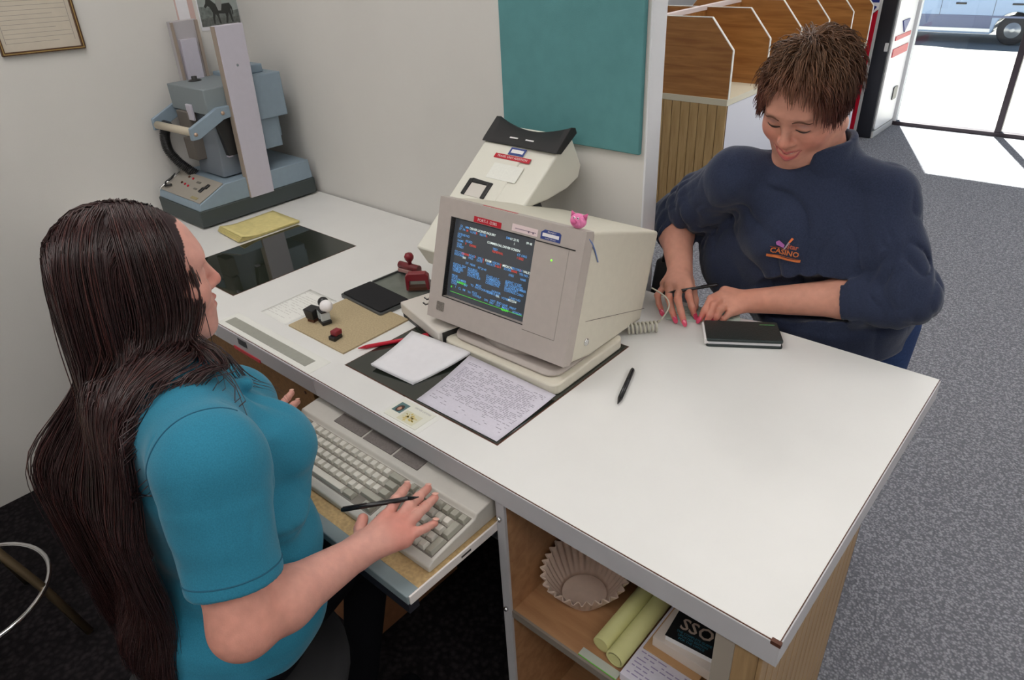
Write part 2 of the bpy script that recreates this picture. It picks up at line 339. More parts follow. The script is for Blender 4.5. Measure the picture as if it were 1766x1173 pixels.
# end cabinet
ec = thing('shelf_cabinet', 'open shelf cabinet under the right end of the counter', 'cabinet', (0, 0, 0))
MB().box(-0.495, -0.477, 0.01, 0.45, 0.0, D - 0.045).build('side_panel', M_wood, ec)
MB().box(-0.4955, -0.4765, 0.004, 0.01, 0.0, D - 0.045).build('edge_strip', M_edge, ec)
MB().box(-0.477, -0.06, 0.012, 0.44, 0.462, 0.475).build('shelf', M_wood, ec)
MB().box(-0.477, -0.06, 0.007, 0.012, 0.460, 0.477).build('shelf_edge', mat('shelf_edge_grey', rgb(128, 118, 108), 0.6), ec)
MB().box(-0.477, -0.06, 0.012, 0.44, 0.08, 0.095).build('shelf', M_wood, ec)
MB().box(-0.477, -0.06, 0.44, 0.455, 0.0, D - 0.045).build('back_panel', mat('dark_back', rgb(64, 36, 26), 0.8), ec)
MB().box(-0.06, -0.0225, 0.006, 0.452, 0.0, D - 0.045).build('end_panel', M_veneer, ec)
MB().box(-0.083, -0.055, 0.004, 0.012, 0.0, D - 0.045).build('face_strip', mat('face_strip', rgb(160, 150, 138), 0.5), ec)
MB().box(-0.022, -0.018, 0.446, 0.458, 0.0, D - 0.045).build('corner_bead', M_dkbrown, ec)
sl_m = MB().box(-0.003, 0.003, -0.0145, 0.0145, 0.0, D - 0.05).mesh('slat', 0.0012)
for i in range(14): obj('slat', sl_m, M_veneer, ec, loc=(-0.0195, 0.022 + i * 0.0315, 0))
# shelf pilaster with clips
MB().box(-0.498, -0.4955, 0.016, 0.03, 0.05, D - 0.06).build('pilaster_strip', mat('steel_strip', rgb(150, 140, 126), 0.5, 0.5, 0.4), ec)
for z in (0.715, 0.482): MB().lathe([(0.005, 0), (0.005, 0.004), (0.003, 0.006), (0.0005, 0.0065)], 10, Matrix.Translation((-0.486, 0.003, z)) @ Matrix.Rotation(math.pi / 2, 4, 'X')).build('shelf_screw', M_chrome, ec)
# drawer unit to the left
du = thing('drawer_unit', 'brown board drawer unit under the counter behind the clerk', 'cabinet', (0, 0, 0))
MB().box(-2.2, -1.235, 0.05, 0.60, 0.0, 0.53).box(-2.2, -1.068, 0.05, 0.60, 0.53, D - 0.05).build('carcass', mat('dark_carcass', rgb(62, 40, 28), 0.8), du)
dr = MB().box(-1.585, -1.075, 0.028, 0.05, 0.53, 0.735).build('drawer_front', M_brownboard, du, bevel=0.001)
lk = MB().lathe([(0.009, 0), (0.009, 0.006), (0.006, 0.008), (0.0005, 0.008)], 16, Matrix.Translation((-1.335, 0.028, 0.645)) @ Matrix.Rotation(math.pi / 2, 4, 'X')).build('lock', M_chrome, dr)
for (x, z) in ((-1.555, 0.705), (-1.55, 0.585), (-1.10, 0.62), (-1.11, 0.705)):
    MB().lathe([(0.004, 0), (0.004, 0.001), (0.0005, 0.0012)], 8, Matrix.Translation((x, 0.028, z)) @ Matrix.Rotation(math.pi / 2, 4, 'X')).build('screw_hole', M_dkbrown, dr)
MB().box(-1.60, -1.066, 0.022, 0.05, 0.505, 0.525).build('drawer_rail', M_blackp, du)
MB().box(-2.18, -1.60, 0.03, 0.05, 0.1, 0.735).build('door', mat('dark_door', rgb(58, 38, 30), 0.7), du)
# keyboard tray
kt = thing('keyboard_tray', 'pull-out particle board keyboard tray with grey front trim', 'tray', (0, 0, 0))
TZ = D - 0.105
MB().box(-1.06, -0.500, -0.196, 0.30, TZ - 0.018, TZ).build('tray_board', M_pboard, kt)
MB().box(-1.06, -0.500, -0.203, -0.178, TZ - 0.017, TZ + 0.0015).build('front_trim', M_greytrim, kt, bevel=0.002)
MB().box(-1.06, -0.502, -0.201, -0.180, TZ - 0.040, TZ - 0.018).build('front_rail', mat('navy_rail', rgb(20, 22, 34), 0.6), kt)
sr = MB().box(-0.500, -0.4965, -0.200, 0.30, TZ - 0.016, TZ + 0.002).build('side_runner', mat('white_runner', rgb(226, 220, 216), 0.4), kt, bevel=0.0008)
MB().box(-0.4975, -0.4960, -0.085, -0.062, TZ - 0.009, TZ - 0.005).build('runner_slot', M_blackp, sr)
MB().box(-1.063, -1.06, -0.200, 0.30, TZ - 0.016, TZ + 0.002).build('side_runner', MATS['white_runner'], kt)
# bin under the desk
bn = thing('waste_box', 'brown cardboard waste box with paper under the keyboard tray', 'box', (-1.09, 0.125, 0.004))
M_card = mat('cardboard', rgb(122, 78, 46), 0.85, noise=0.2, nscale=30)
bb = MB()
for a in ((-0.13, -0.124, -0.16, 0.16), (0.124, 0.13, -0.16, 0.16), (-0.124, 0.124, -0.16, -0.154), (-0.124, 0.124, 0.154, 0.16)): bb.box(*a, 0, 0.27)
bb.box(-0.124, 0.124, -0.154, 0.154, 0, 0.006).build('carton', M_card, bn)
def crumple(name, c, r, m, parent, seed, label=None):
    bm = bmesh.new(); bmesh.ops.create_icosphere(bm, subdivisions=3, radius=r); rnd = random.Random(seed)
    dirs = [Vector((rnd.gauss(0, 1), rnd.gauss(0, 1), rnd.gauss(0, 1))).normalized() for _ in range(30)]
    for v in bm.verts:
        n = v.co.normalized(); q = max(n.dot(d) for d in dirs); v.co = n * r * (0.72 + 0.5 * (1 - q) * 3) if q > 0.8 else n * r * 1.05
        v.co += Vector(c)
    me = bpy.data.meshes.new(name); bm.to_mesh(me); bm.free(); return obj(name, me, m, parent)
M_paper = mat('white_paper', (0.80, 0.79, 0.82), 0.8, 0.2, noise=0.03, nscale=60)
for i, p in enumerate([(0.05, -0.08, 0.235), (-0.05, -0.05, 0.23), (0.05, 0.05, 0.225), (-0.04, 0.08, 0.22)]):
    cp = crumple('paper_ball', (0, 0, 0), 0.06, M_paper, None, i); cp.location = (-1.09 + p[0], 0.125 + p[1], 0.004 + p[2])
    tag(cp, 'crumpled white paper in the cardboard waste box', 'paper', 'crumpled papers in the waste box')

# ------------------------------------------------------------------ keyboard
M_kb = mat('keyboard_grey', rgb(200, 196, 188), 0.5, noise=0.05, nscale=40, bump=0.05, bscale=900)
M_key = mat('key_light', rgb(206, 202, 192), 0.45, noise=0.05, nscale=200); M_keyd = mat('key_grey', rgb(160, 158, 146), 0.45, noise=0.05, nscale=200)
M_well = mat('key_well', rgb(122, 116, 108), 0.7); M_strip = mat('label_strip_grey', rgb(120, 112, 108), 0.6, noise=0.25, nscale=220)
slope = math.atan2(0.020, 0.170)
kb = thing('computer_keyboard', 'beige terminal keyboard with grey keys on the pull-out tray', 'keyboard', M=Matrix.Translation((-0.764, -0.150, TZ + 0.001)) @ Matrix.Rotation(0.012, 4, 'Z'))
KW = 0.256
MB().prism([(0, 0), (0, 0.012), (0.012, 0.020), (0.112, 0.031), (0.118, 0.040), (0.170, 0.045), (0.176, 0.042), (0.176, 0)], -KW, KW, 'x').build('case', M_kb, kb, bevel=0.003, seg=3, angle=20)
def kz(y): return 0.0195 + (y - 0.012) * 0.11
KR = Matrix.Rotation(math.atan(0.11), 4, 'X')
P = 0.0191
kmesh = {}
def key(x, y, w=1.0, h=1.0, dark=False, tall=0.0):
    k = (w, h, dark)
    if k not in kmesh:
        a, b_ = P * w / 2 - 0.0008, P * h / 2 - 0.0008
        mb = MB(); mb.hexa([(-a, -b_, 0), (a, -b_, 0), (a, b_, 0), (-a, b_, 0), (-a + 0.0028, -b_ + 0.002, 0.0085), (a - 0.0028, -b_ + 0.002, 0.0085), (a - 0.0028, b_ - 0.0035, 0.0085), (-a + 0.0028, b_ - 0.0035, 0.0085)])
        kmesh[k] = mb.mesh('key', 0.0008, 1)
    o = obj('key', kmesh[k], M_keyd if dark else M_key, kb); o.matrix_local = Matrix.Translation((x, y, kz(y) + 0.001)) @ KR
y0 = 0.0245
wells = [(-0.249, -0.207, 0.1115), (-0.196, 0.094, 0.1115), (0.104, 0.163, 0.1115), (0.173, 0.250, 0.1115)]
for (a, b_, t_) in wells:
    MB().hexa([(a, 0.0135, kz(0.0135) - 0.002), (b_, 0.0135, kz(0.0135) - 0.002), (b_, t_, kz(t_) - 0.002), (a, t_, kz(t_) - 0.002), (a, 0.0135, kz(0.0135) + 0.0012), (b_, 0.0135, kz(0.0135) + 0.0012), (b_, t_, kz(t_) + 0.0012), (a, t_, kz(t_) + 0.0012)]).build('key_well', M_well, kb)
for r in range(5):                       # left function block
    for c_ in range(2): key(-0.2375 + c_ * P, y0 + r * P, dark=True)
def row(x, y, spec):
    for w, d in spec:
        if w > 0: key(x + w * P / 2, y, w, 1.0, d)
        x += abs(w) * P
X0 = -0.1955
row(X0, y0, [(1.5, True), (-0.9, 0), (1.5, True), (6.8, False), (1.5, True), (-1.3, 0), (1.5, True)])
row(X0, y0 + P, [(1.25, True), (1, True)] + [(1, False)] * 10 + [(2.75, True)])
row(X0, y0 + 2 * P, [(1.75, True)] + [(1, False)] * 12 + [(1.25, True)])
row(X0, y0 + 3 * P, [(1.5, True)] + [(1, False)] * 12 + [(1.5, True)])
row(X0, y0 + 4 * P, [(1, False)] * 13 + [(2, True)])
for c_ in range(3):                      # cursor block
    key(0.1143 + c_ * P, y0, dark=True); key(0.1143 + c_ * P, y0 + 3 * P, dark=True); key(0.1143 + c_ * P, y0 + 4 * P, dark=True)
key(0.1143 + P, y0 + P, dark=True)
for r in range(5):                       # number pad
    for c_ in range(4):
        if c_ == 3 and r in (1, 3): continue
        if c_ == 1 and r == 0: continue
        if c_ == 0 and r == 0: key(0.183 + 0.5 * P, y0, 2, 1); continue
        if c_ == 3 and r in (0, 2): key(0.183 + 3 * P, y0 + (r + 0.5) * P, 1, 2, True); continue
        key(0.183 + c_ * P, y0 + r * P, dark=(r == 4 or c_ == 3))
TS = Matrix.Translation((0, 0.145, 0.0431)) @ Matrix.Rotation(math.atan2(0.005, 0.052), 4, 'X')
for (a, b_) in ((-0.16, -0.072), (-0.066, 0.018), (0.024, 0.092)):
    MB().box(a, b_, -0.014, 0.014, 0, 0.0016, TS).build('label_strip', M_strip, kb)

# ------------------------------------------------------------------ terminal monitor
M_mon = mat('monitor_grey', rgb(184, 174, 167), 0.55, noise=0.05, nscale=60, bump=0.06, bscale=900)
M_mon2 = mat('monitor_shell', rgb(216, 210, 194), 0.55, noise=0.04, nscale=60, bump=0.06, bscale=900)
mroot = thing('computer_monitor', 'beige terminal monitor with coloured text on a tilting base', 'monitor', (-0.745, 0.273, D + 0.0008))
TM = Matrix.Translation((0, 0, 0.058)) @ Matrix.Rotation(0.025, 4, 'Z') @ Matrix.Rotation(-0.301, 4, 'X')
# bezel frame (local face coordinates: x right, y into the case, z up)
W2, H = 0.1875, 0.266
MB().prism(rrect(-0.190, W2, 0.0, H, 0.008), 0.022, 0.030, 'y', TM).build('front_bezel', M_mon, mroot, bevel=0.003, angle=30)
ring = MB()
sx0, sx1, sz0, sz1 = -0.150, 0.0745, 0.0555, 0.2275
for (a, b_, c_, d_) in ((-0.190, sx0, 0, H), (sx1, W2, 0, H), (sx0, sx1, 0, sz0), (sx0, sx1, sz1, H)): ring.box(a, b_, 0.0, 0.024, c_, d_, TM)
ring.build('front_bezel_face', M_mon, mroot)
# shell tapering to the back
def shell(y, x0, x1, z0, z1): return [TM @ Vector(p) for p in ((x0, y, z0), (x1, y, z0), (x1, y, z1), (x0, y, z1))]
s0 = shell(0.029, -0.188, 0.185, 0.002, 0.264); s1 = shell(0.10, -0.180, 0.183, 0.006, 0.2635); s2 = shell(0.315, -0.085, 0.172, 0.052, 0.257); s3 = shell(0.325, -0.075, 0.163, 0.062, 0.247)
mb = MB(); vs = s0 + s1 + s2 + s3
fs = [(0, 1, 2, 3), (15, 14, 13, 12)] + [(4 * k + i, 4 * k + 4 + i, 4 * k + 4 + (i + 1) % 4, 4 * k + (i + 1) % 4) for k in range(3) for i in range(4)]
mb.add(vs, fs); mb.build('rear_shell', M_mon2, mroot, bevel=0.006, seg=3, angle=40)
MB().box(0.1835, 0.1842, 0.035, 0.30, 0.0845, 0.0855, TM).build('shell_seam', mat('seam_grey', rgb(120, 112, 104), 0.8), mroot)
# screen glass
bm = bmesh.new(); n = 14
def bulge(u, v): return 0.006 - 0.010 * (1 - (u * u + v * v) * 0.5)
grid = [[bm.verts.new(TM @ Vector((sx0 + (sx1 - sx0) * i / n, 0.010 + bulge(2 * i / n - 1, 2 * j / n - 1) * 0.5, sz0 + (sz1 - sz0) * j / n))) for i in range(n + 1)] for j in range(n + 1)]
for j in range(n):
    for i in range(n):
        f = bm.faces.new((grid[j][i], grid[j][i + 1], grid[j + 1][i + 1], grid[j + 1][i])); f.smooth = True
me = bpy.data.meshes.new('screen'); bm.normal_update(); bm.to_mesh(me); bm.free()
M_scr = mat('screen_glass', (0.030, 0.032, 0.034), 0.12, 0.6, emit=(0.02, 0.022, 0.026), estr=1.0)
scr = obj('screen', me, M_scr, mroot)
for poly, nm in ((((sx0 - 0.002, sz0 - 0.002), (sx1 + 0.001, sz0 - 0.002), (sx1 + 0.001, sz0), (sx0 - 0.002, sz0)), 'b'), (((sx0 - 0.002, sz1), (sx1 + 0.001, sz1), (sx1 + 0.001, sz1 + 0.002), (sx0 - 0.002, sz1 + 0.002)), 't'), (((sx0 - 0.002, sz0), (sx0, sz0), (sx0, sz1), (sx0 - 0.002, sz1)), 'l')):
    MB().prism(poly, -0.0004, 0.012, 'y', TM).build('screen_gasket', M_blackp, mroot)
# text on the screen: u 0..1 from left, v 0..1 from top
TX = {'b': mat('glyph_blue', (0, 0, 0), emit=rgb(96, 158, 222), estr=0.75), 'r': mat('glyph_red', (0, 0, 0), emit=rgb(222, 74, 58), estr=0.7), 'w': mat('glyph_white', (0, 0, 0), emit=rgb(226, 238, 232), estr=0.8), 'g': mat('glyph_green', (0, 0, 0), emit=rgb(84, 226, 60), estr=0.9)}
LN = [(.06,.06,'b','DL'),(.13,.06,'b','MM'),(.19,.06,'w','DRIVER LICENSE INQUIRY'),(.05,.10,'b','ST'),(.10,.10,'b','PA'),(.15,.10,'r','M'),(.20,.10,'b','CLASS'),(.28,.10,'r','R'),(.33,.10,'b','RESTR'),(.41,.10,'r','A'),
(.04,.17,'b','LICENSE NO'),(.04,.205,'b','SOC'),(.05,.255,'b','NAME'),(.16,.235,'b','ISSUED'),(.16,.27,'r','0'),(.22,.275,'r','EXPIRE'),(.05,.30,'b','DOB'),(.05,.335,'b','STREET'),
(.66,.05,'b','DM'),(.71,.05,'w','01 22 92'),(.90,.05,'w','09 48'),(.76,.10,'w','1'),(.44,.17,'w','COMMERCIAL DRIVER SCREEN'),(.52,.235,'b','TEST'),(.52,.265,'r','RENEWAL'),(.82,.22,'b','CT'),(.87,.22,'b','ORG'),(.82,.26,'r','1 0022'),
(.03,.41,'b','CO CODE'),(.03,.445,'b','ENDORSE'),(.13,.41,'r','0000000'),(.15,.46,'w','000'),(.23,.405,'b','ROAD'),(.23,.44,'b','PASS'),(.31,.405,'r','0'),(.35,.405,'b','SKILL'),(.34,.44,'b','DATE'),(.42,.405,'r','0'),(.42,.44,'r','1'),(.45,.405,'w','EXAM'),(.54,.405,'b','VISION'),(.47,.44,'b','RESULTS'),(.58,.44,'r','0 00 0'),(.64,.405,'r','0'),(.67,.405,'w','MEDICAL'),(.78,.405,'b','RECORDS'),(.69,.44,'b','SCORE'),(.78,.44,'r','00000'),(.88,.405,'r','0'),(.92,.405,'w','VALID'),(.88,.45,'b','YES NO'),(.985,.45,'w','.'),
(.20,.52,'b','DT'),(.26,.52,'b','HEAR'),(.37,.53,'b','RT 20 40'),(.76,.50,'b','EYES'),(.90,.51,'b','HAIR'),
(.03,.58,'b','KNOWL TEST'),(.03,.61,'b','AIR BRAKE'),(.03,.64,'b','COMB VEH'),(.03,.67,'b','TANKER'),(.24,.58,'b','DOUBLES'),(.24,.61,'b','PASSENGER'),(.24,.64,'b','HAZ MATER'),(.24,.67,'b','SCHOOL BUS'),(.49,.60,'b','CLASS A B C'),(.49,.63,'b','COMMERCIAL'),(.49,.66,'b','CONDITIONS'),(.49,.69,'b','CORRECTIVE'),(.73,.59,'b','AGENT 17 OFF'),(.73,.62,'b','FEE COLLECTED'),(.73,.65,'b','OP CODE NUMBER'),(.73,.68,'b','INVENTORY'),(.73,.71,'b','CONTROL CARD'),
(.03,.74,'b','PRIOR'),(.03,.775,'b','STATE'),(.12,.775,'b','NUMBER'),(.03,.81,'b','REASON'),(.11,.81,'g','SURREND'),(.03,.845,'b','CODE'),(.21,.82,'b','EXP'),(.30,.79,'b','TO'),(.37,.765,'b','MILES'),(.36,.80,'b','PHOTOGRAPHED'),(.52,.81,'b','SIGNATURE'),(.58,.775,'b','DONOR'),(.64,.82,'w','OK'),(.71,.82,'b','VOTER'),(.80,.785,'b','CARD NO'),(.79,.82,'w','0072234'),
(.03,.90,'g','#'),(.09,.885,'b','1'),(.14,.89,'b','CL'),(.20,.89,'b','FM'),(.27,.895,'b','TN'),(.33,.88,'b','STAT'),(.34,.91,'b','CODE'),(.42,.915,'b','UP'),(.50,.92,'b','DN'),(.58,.90,'b','NXT'),(.57,.935,'b','PRV'),(.66,.90,'b','END'),(.65,.935,'b','CLR'),(.73,.905,'b','SAVE'),(.73,.94,'b','MENU'),(.72,.97,'g','READY'),(.82,.91,'b','PRINT'),(.86,.955,'b','SESSION')]
def on_screen(me, u, v):
    for w_ in me.vertices:
        x = sx0 + (sx1 - sx0) * u + w_.co.x; z = sz1 - (sz1 - sz0) * v + w_.co.y
        uu = (x - sx0) / (sx1 - sx0) * 2 - 1; vv = (z - sz0) / (sz1 - sz0) * 2 - 1
        w_.co = TM @ Vector((x, 0.0092 + bulge(uu, vv) * 0.5, z))
acc = {k: MB() for k in TX}
for (u, v, k, s) in LN:
    me = text_mesh(s, 0.0066, align='LEFT', space=0.95, bold=0.00005); on_screen(me, 0.02 + u * 0.95, 0.03 + v * 0.93)
    acc[k].add([w_.co.copy() for w_ in me.vertices], [tuple(p.vertices) for p in me.polygons]); bpy.data.meshes.remove(me)
acc['g'].add([TM @ Vector((sx0 + a, 0.0086, sz0 + b_)) for a, b_ in ((0.012, 0.0125), (0.215, 0.0125), (0.215, 0.0131), (0.012, 0.0131))], [(0, 1, 2, 3)])
for k in TX:
    me = bpy.data.meshes.new('screen_text'); me.from_pydata(acc[k].v, [], acc[k].f); me.update(); o = obj('screen_text', me, TX[k], scr); o['kind'] = 'stuff'
# door flap line, led, brand badge, panel seam
MB().box(0.0765, 0.170, -0.0012, 0.004, 0.2262, 0.2280, TM).build('vent_slot', M_blackp, mroot)
MB().box(0.0755, 0.156, -0.0006, 0.004, 0.0448, 0.0456, TM).build('panel_seam', MATS['seam_grey'], mroot)
MB().box(0.1555, 0.1563, -0.0006, 0.004, 0.0448, 0.226, TM).build('panel_seam', mat('seam_light', rgb(164, 156, 148), 0.8), mroot)
MB().lathe([(0.0018, 0), (0.0018, 0.001), (0.0004, 0.0014)], 10, TM @ Matrix.Translation((0.120, 0.0, 0.197)) @ Matrix.Rotation(math.pi / 2, 4, 'X')).build('power_light', mat('green_led', (0.1, 0.6, 0.02), emit=rgb(110, 235, 40), estr=1.5), mroot)
MB().prism(rrect(-0.164, -0.142, 0.020, 0.040, 0.002), -0.001, 0.003, 'y', TM).build('badge', mat('badge_grey', rgb(140, 132, 124), 0.4, noise=0.5, nscale=400), mroot)
# labels stuck on the bezel
M_redtape = mat('red_label_tape', rgb(188, 22, 44), 0.35); M_pinktag = mat('pale_pink_sticker', rgb(234, 214, 214), 0.5); M_bluetag = mat('blue_sticker', rgb(52, 70, 136), 0.5); M_ink = mat('white_ink', (0.85, 0.82, 0.82), 0.6); M_blackink = mat('black_ink', (0.05, 0.05, 0.06), 0.7)
FT = TM @ Matrix(((1, 0, 0, 0), (0, 0, -1, 0), (0, 1, 0, 0), (0, 0, 0, 1)))   # x right, y up on the face, z towards the viewer
rt = MB().box(-0.088, -0.014, 0.2305, 0.2425, 0.0, 0.0008, FT).build('red_label', M_redtape, mroot)
text('lettering', 'PORT-1 -D385', 0.0085, FT @ Matrix.Translation((-0.051, 0.2365, 0.0010)), M_ink, rt)
pk = MB().box(0.014, 0.078, 0.2335, 0.2475, 0.0, 0.0006, FT).build('pink_sticker', M_pinktag, mroot)
MB().box(0.022, 0.074, 0.239, 0.2402, 0.0006, 0.0009, FT).box(0.055, 0.058, 0.2365, 0.2405, 0.0006, 0.0009, FT).box(0.066, 0.069, 0.2365, 0.2405, 0.0006, 0.0009, FT).build('printing', mat('grey_ink', rgb(120, 100, 120), 0.7), pk)
bl = MB().prism([(0.086, 0.2325), (0.133, 0.2325), (0.133, 0.2485), (0.129, 0.2515), (0.094, 0.2515), (0.086, 0.2455)], 0, 0.0006, 'z', FT).build('blue_sticker', M_bluetag, mroot)
MB().box(0.090, 0.129, 0.2385, 0.2450, 0.0006, 0.0009, FT).build('white_band', M_ink, bl)
text('lettering', 'PROPERTY', 0.0042, FT @ Matrix.Translation((0.1115, 0.2481, 0.0009)), M_ink, bl); text('lettering', 'MAINT SERVICE', 0.0036, FT @ Matrix.Translation((0.1095, 0.2353, 0.0009)), M_ink, bl)
MB().box(-0.08, 0.01, 0.012, 0.019, H - 0.0005, H + 0.0006, TM).build('red_label', M_redtape, mroot)
# ink scribble on the side, key lock
MB().tube([TM @ Vector(p) for p in ((0.1868, 0.012, 0.252), (0.1866, 0.026, 0.243), (0.1866, 0.040, 0.230), (0.1864, 0.052, 0.216), (0.1862, 0.060, 0.206))], [0.0012, 0.0022, 0.0016, 0.0012, 0.0014], 6).build('ink_mark', mat('blue_ink', rgb(110, 130, 180), 0.7), mroot)
MB().lathe([(0.008, 0), (0.008, 0.002), (0.006, 0.003), (0.0005, 0.003)], 16, TM @ Matrix.Translation((0.184, 0.075, 0.040)) @ Matrix.Rotation(math.pi / 2, 4, 'Y')).build('key_lock', M_chrome, mroot)
# tilting base
b = MB().prism(rrect(-0.130, 0.186, -0.020, 0.225, 0.02), 0.0, 0.024, 'z'); b.build('base_plate', M_mon2, mroot, bevel=0.004, angle=50)
MB().prism(rrect(-0.118, 0.172, -0.004, 0.215, 0.03), 0.024, 0.038, 'z').build('base_plinth', M_mon, mroot, bevel=0.008, angle=50)
MB().lathe([(0.12, 0.036), (0.115, 0.05), (0.09, 0.072), (0.06, 0.085)], 32, Matrix.Translation((0.02, 0.125, 0))).build('swivel_dome', M_mon, mroot)

# pink pig
pig = thing('pig_ornament', 'small pink pig face ornament perched on the monitor corner', 'ornament', M=Matrix.Translation((-0.745, 0.273, D + 0.0008)) @ TM @ Matrix.Translation((0.157, 0.004, H + 0.0012)))
M_pig = mat('pig_pink', rgb(246, 140, 190), 0.8, noise=0.15, nscale=300, bump=0.3, bscale=500); M_pigd = mat('pig_dark_pink', rgb(214, 100, 150), 0.8)
def ball(c, r, sc=(1, 1, 1), n=16):
    return MB().lathe([(max(1e-7, r * math.sin(math.pi * i / n)), -r * math.cos(math.pi * i / n)) for i in range(n + 1)], 20, Matrix.Translation(c) @ Matrix.Diagonal((*sc, 1)))
ball((0, 0.008, 0.013), 0.0165, (1.05, 0.6, 0.85)).build('head', M_pig, pig)
for s in (-1, 1):
    MB().lathe([(0.0001, 0.011), (0.003, 0.006), (0.0065, 0.0)], 10, Matrix.Translation((s * 0.0125, 0.008, 0.021)) @ Matrix.Rotation(s * 0.6, 4, 'Y') @ Matrix.Diagonal((1, 0.45, 1, 1))).build('ear', M_pigd, pig)
    e = ball((s * 0.0042 + 0.001, -0.0022, 0.0185), 0.0022).build('eye', M_ink, pig); ball((s * 0.0042 + 0.0012, -0.0041, 0.0187), 0.0011).build('pupil', M_blackp, e)
ball((-0.003, -0.002, 0.0105), 0.0055, (1.1, 0.6, 0.85)).build('snout', M_pigd, pig)
# ------------------------------------------------------------------ keypad box beside the monitor
M_boxw = mat('device_white', rgb(214, 208, 200), 0.45, bump=0.05, bscale=900)
kp = thing('keypad_box', 'white keypad box with black base tucked under the monitor edge', 'keypad', (-1.064, 0.296, D), -0.26)
MB().box(0, 0.19, 0, 0.17, 0.012, 0.040).build('housing', M_boxw, kp, bevel=0.004)
MB().box(0.003, 0.187, 0.003, 0.167, 0.0, 0.012).build('base', M_blackp, kp, bevel=0.001)
MB().box(0.1895, 0.1925, 0.01, 0.16, 0.002, 0.036).build('end_cap', M_blackp, kp)
for i, (x, y) in enumerate(((0.018, 0.055), (0.04, 0.04), (0.018, 0.085), (0.04, 0.07))):
    f = MB().box(x, x + 0.016, y, y + 0.014, 0.039, 0.0412).build('key_frame', M_blackp, kp, bevel=0.0008)
    MB().box(x + 0.002, x + 0.014, y + 0.002, y + 0.012, 0.041, 0.044).build('key_cap', M_boxw if i != 2 else mat('yellow_key', rgb(232, 204, 60), 0.5), f, bevel=0.0008)

# ------------------------------------------------------------------ vision tester
vt = thing('vision_tester', 'white vision testing machine with black forehead rest behind the monitor', 'vision tester', (-1.084, 0.0, D))
M_vt = mat('tester_white', rgb(226, 224, 212), 0.45, bump=0.04, bscale=900)
MB().prism([(0.384, 0.147), (0.414, 0.093), (0.62, 0.085), (0.70, 0.22), (0.70, 0.30), (0.655, 0.345), (0.645, 0.341)], 0.0, 0.142, 'x').build('optics_body', M_vt, vt, bevel=0.004, angle=30)
MB().prism([(0.515, 0.243), (0.614, 0.240), (0.689, 0.247), (0.735, 0.262), (0.746, 0.292), (0.706, 0.372), (0.66, 0.347)], 0.0, 0.226, 'x').build('viewer_head', M_vt, vt, bevel=0.006, seg=3, angle=30)
MB().prism([(0.535, 0.236), (0.60, 0.22), (0.585, 0.25)], 0.175, 0.222, 'x').build('pivot_block', M_blackp, vt)
MB().box(0.02, 0.14, 0.47, 0.70, 0.0, 0.035).build('base', M_vt, vt, bevel=0.004); MB().box(0.05, 0.11, 0.54, 0.64, 0.03, 0.14).build('pedestal', M_vt, vt, bevel=0.003)
# curved black forehead rest
vb = MB(); n = 16; rows = []
for (yy, zz, dip) in ((0.640, 0.344, 0), (0.648, 0.352, 0), (0.700, 0.392, 1), (0.716, 0.388, 1), (0.722, 0.374, 0.6), (0.66, 0.338, 0)):
    rows.append([( -0.005 + 0.236 * i / n, yy - dip * 0.016 * math.sin(math.pi * i / n), zz - dip * 0.020 * math.sin(math.pi * i / n) ** 0.8) for i in range(n + 1)])
vs = [p for r in rows for p in r]; k = n + 1
fs = [(a * k + i, a * k + i + 1, ((a + 1) % 6) * k + i + 1, ((a + 1) % 6) * k + i) for a in range(6) for i in range(n)] + [tuple(a * k for a in range(6)), tuple(a * k + n for a in reversed(range(6)))]
vb.add(vs, fs, True); vb.build('forehead_rest', mat('black_foam', (0.022, 0.021, 0.022), 0.7), vt, bevel=0.002, angle=50)
ST = frame((0.0, 0.65, 0.345), (1, 0, 0), Vector((1, 0, 0)).cross(Vector((0, 0.266, 0.198))))    # x right, y up the slope, z out
for a, b_ in ((0.075, 0.10), (0.125, 0.15)): MB().box(a, b_, 0.012, 0.0155, 0.004, 0.0065, ST).build('lash_slot', M_ink, vt)
tp = MB().box(0.058, 0.170, -0.046, -0.033, 0.0, 0.0012, ST).build('red_label', M_redtape, vt); text('lettering', 'TRAVEL UNIT ADDITION', 0.0085, ST @ Matrix.Translation((0.114, -0.0395, 0.0014)), M_ink, tp)
bs = MB().box(0.094, 0.142, -0.031, -0.010, 0.0, 0.0012, ST).build('blue_sticker', M_bluetag, vt); MB().box(0.100, 0.137, -0.025, -0.015, 0.0012, 0.0016, ST).build('white_band', M_ink, bs)
MB().box(0.072, 0.165, -0.105, -0.060, 0.0, 0.0008, ST).build('paper_label', mat('label_paper', rgb(236, 236, 228), 0.7, noise=0.05, nscale=200), vt)
hr = MB()
for a in ((0.030, 0.042, -0.165, -0.118), (0.094, 0.106, -0.165, -0.118), (0.042, 0.094, -0.128, -0.118)): hr.box(*a, -0.004, 0.0035, ST)
hr.build('handle_recess', M_blackp, vt, bevel=0.002); MB().box(0.042, 0.094, -0.165, -0.128, 0.0, 0.0012, ST).build('recess_floor', M_boxw, vt)
MB().box(-0.006, 0.0, 0.52, 0.56, 0.18, 0.235).build('side_knob', M_blackp, vt, bevel=0.002)

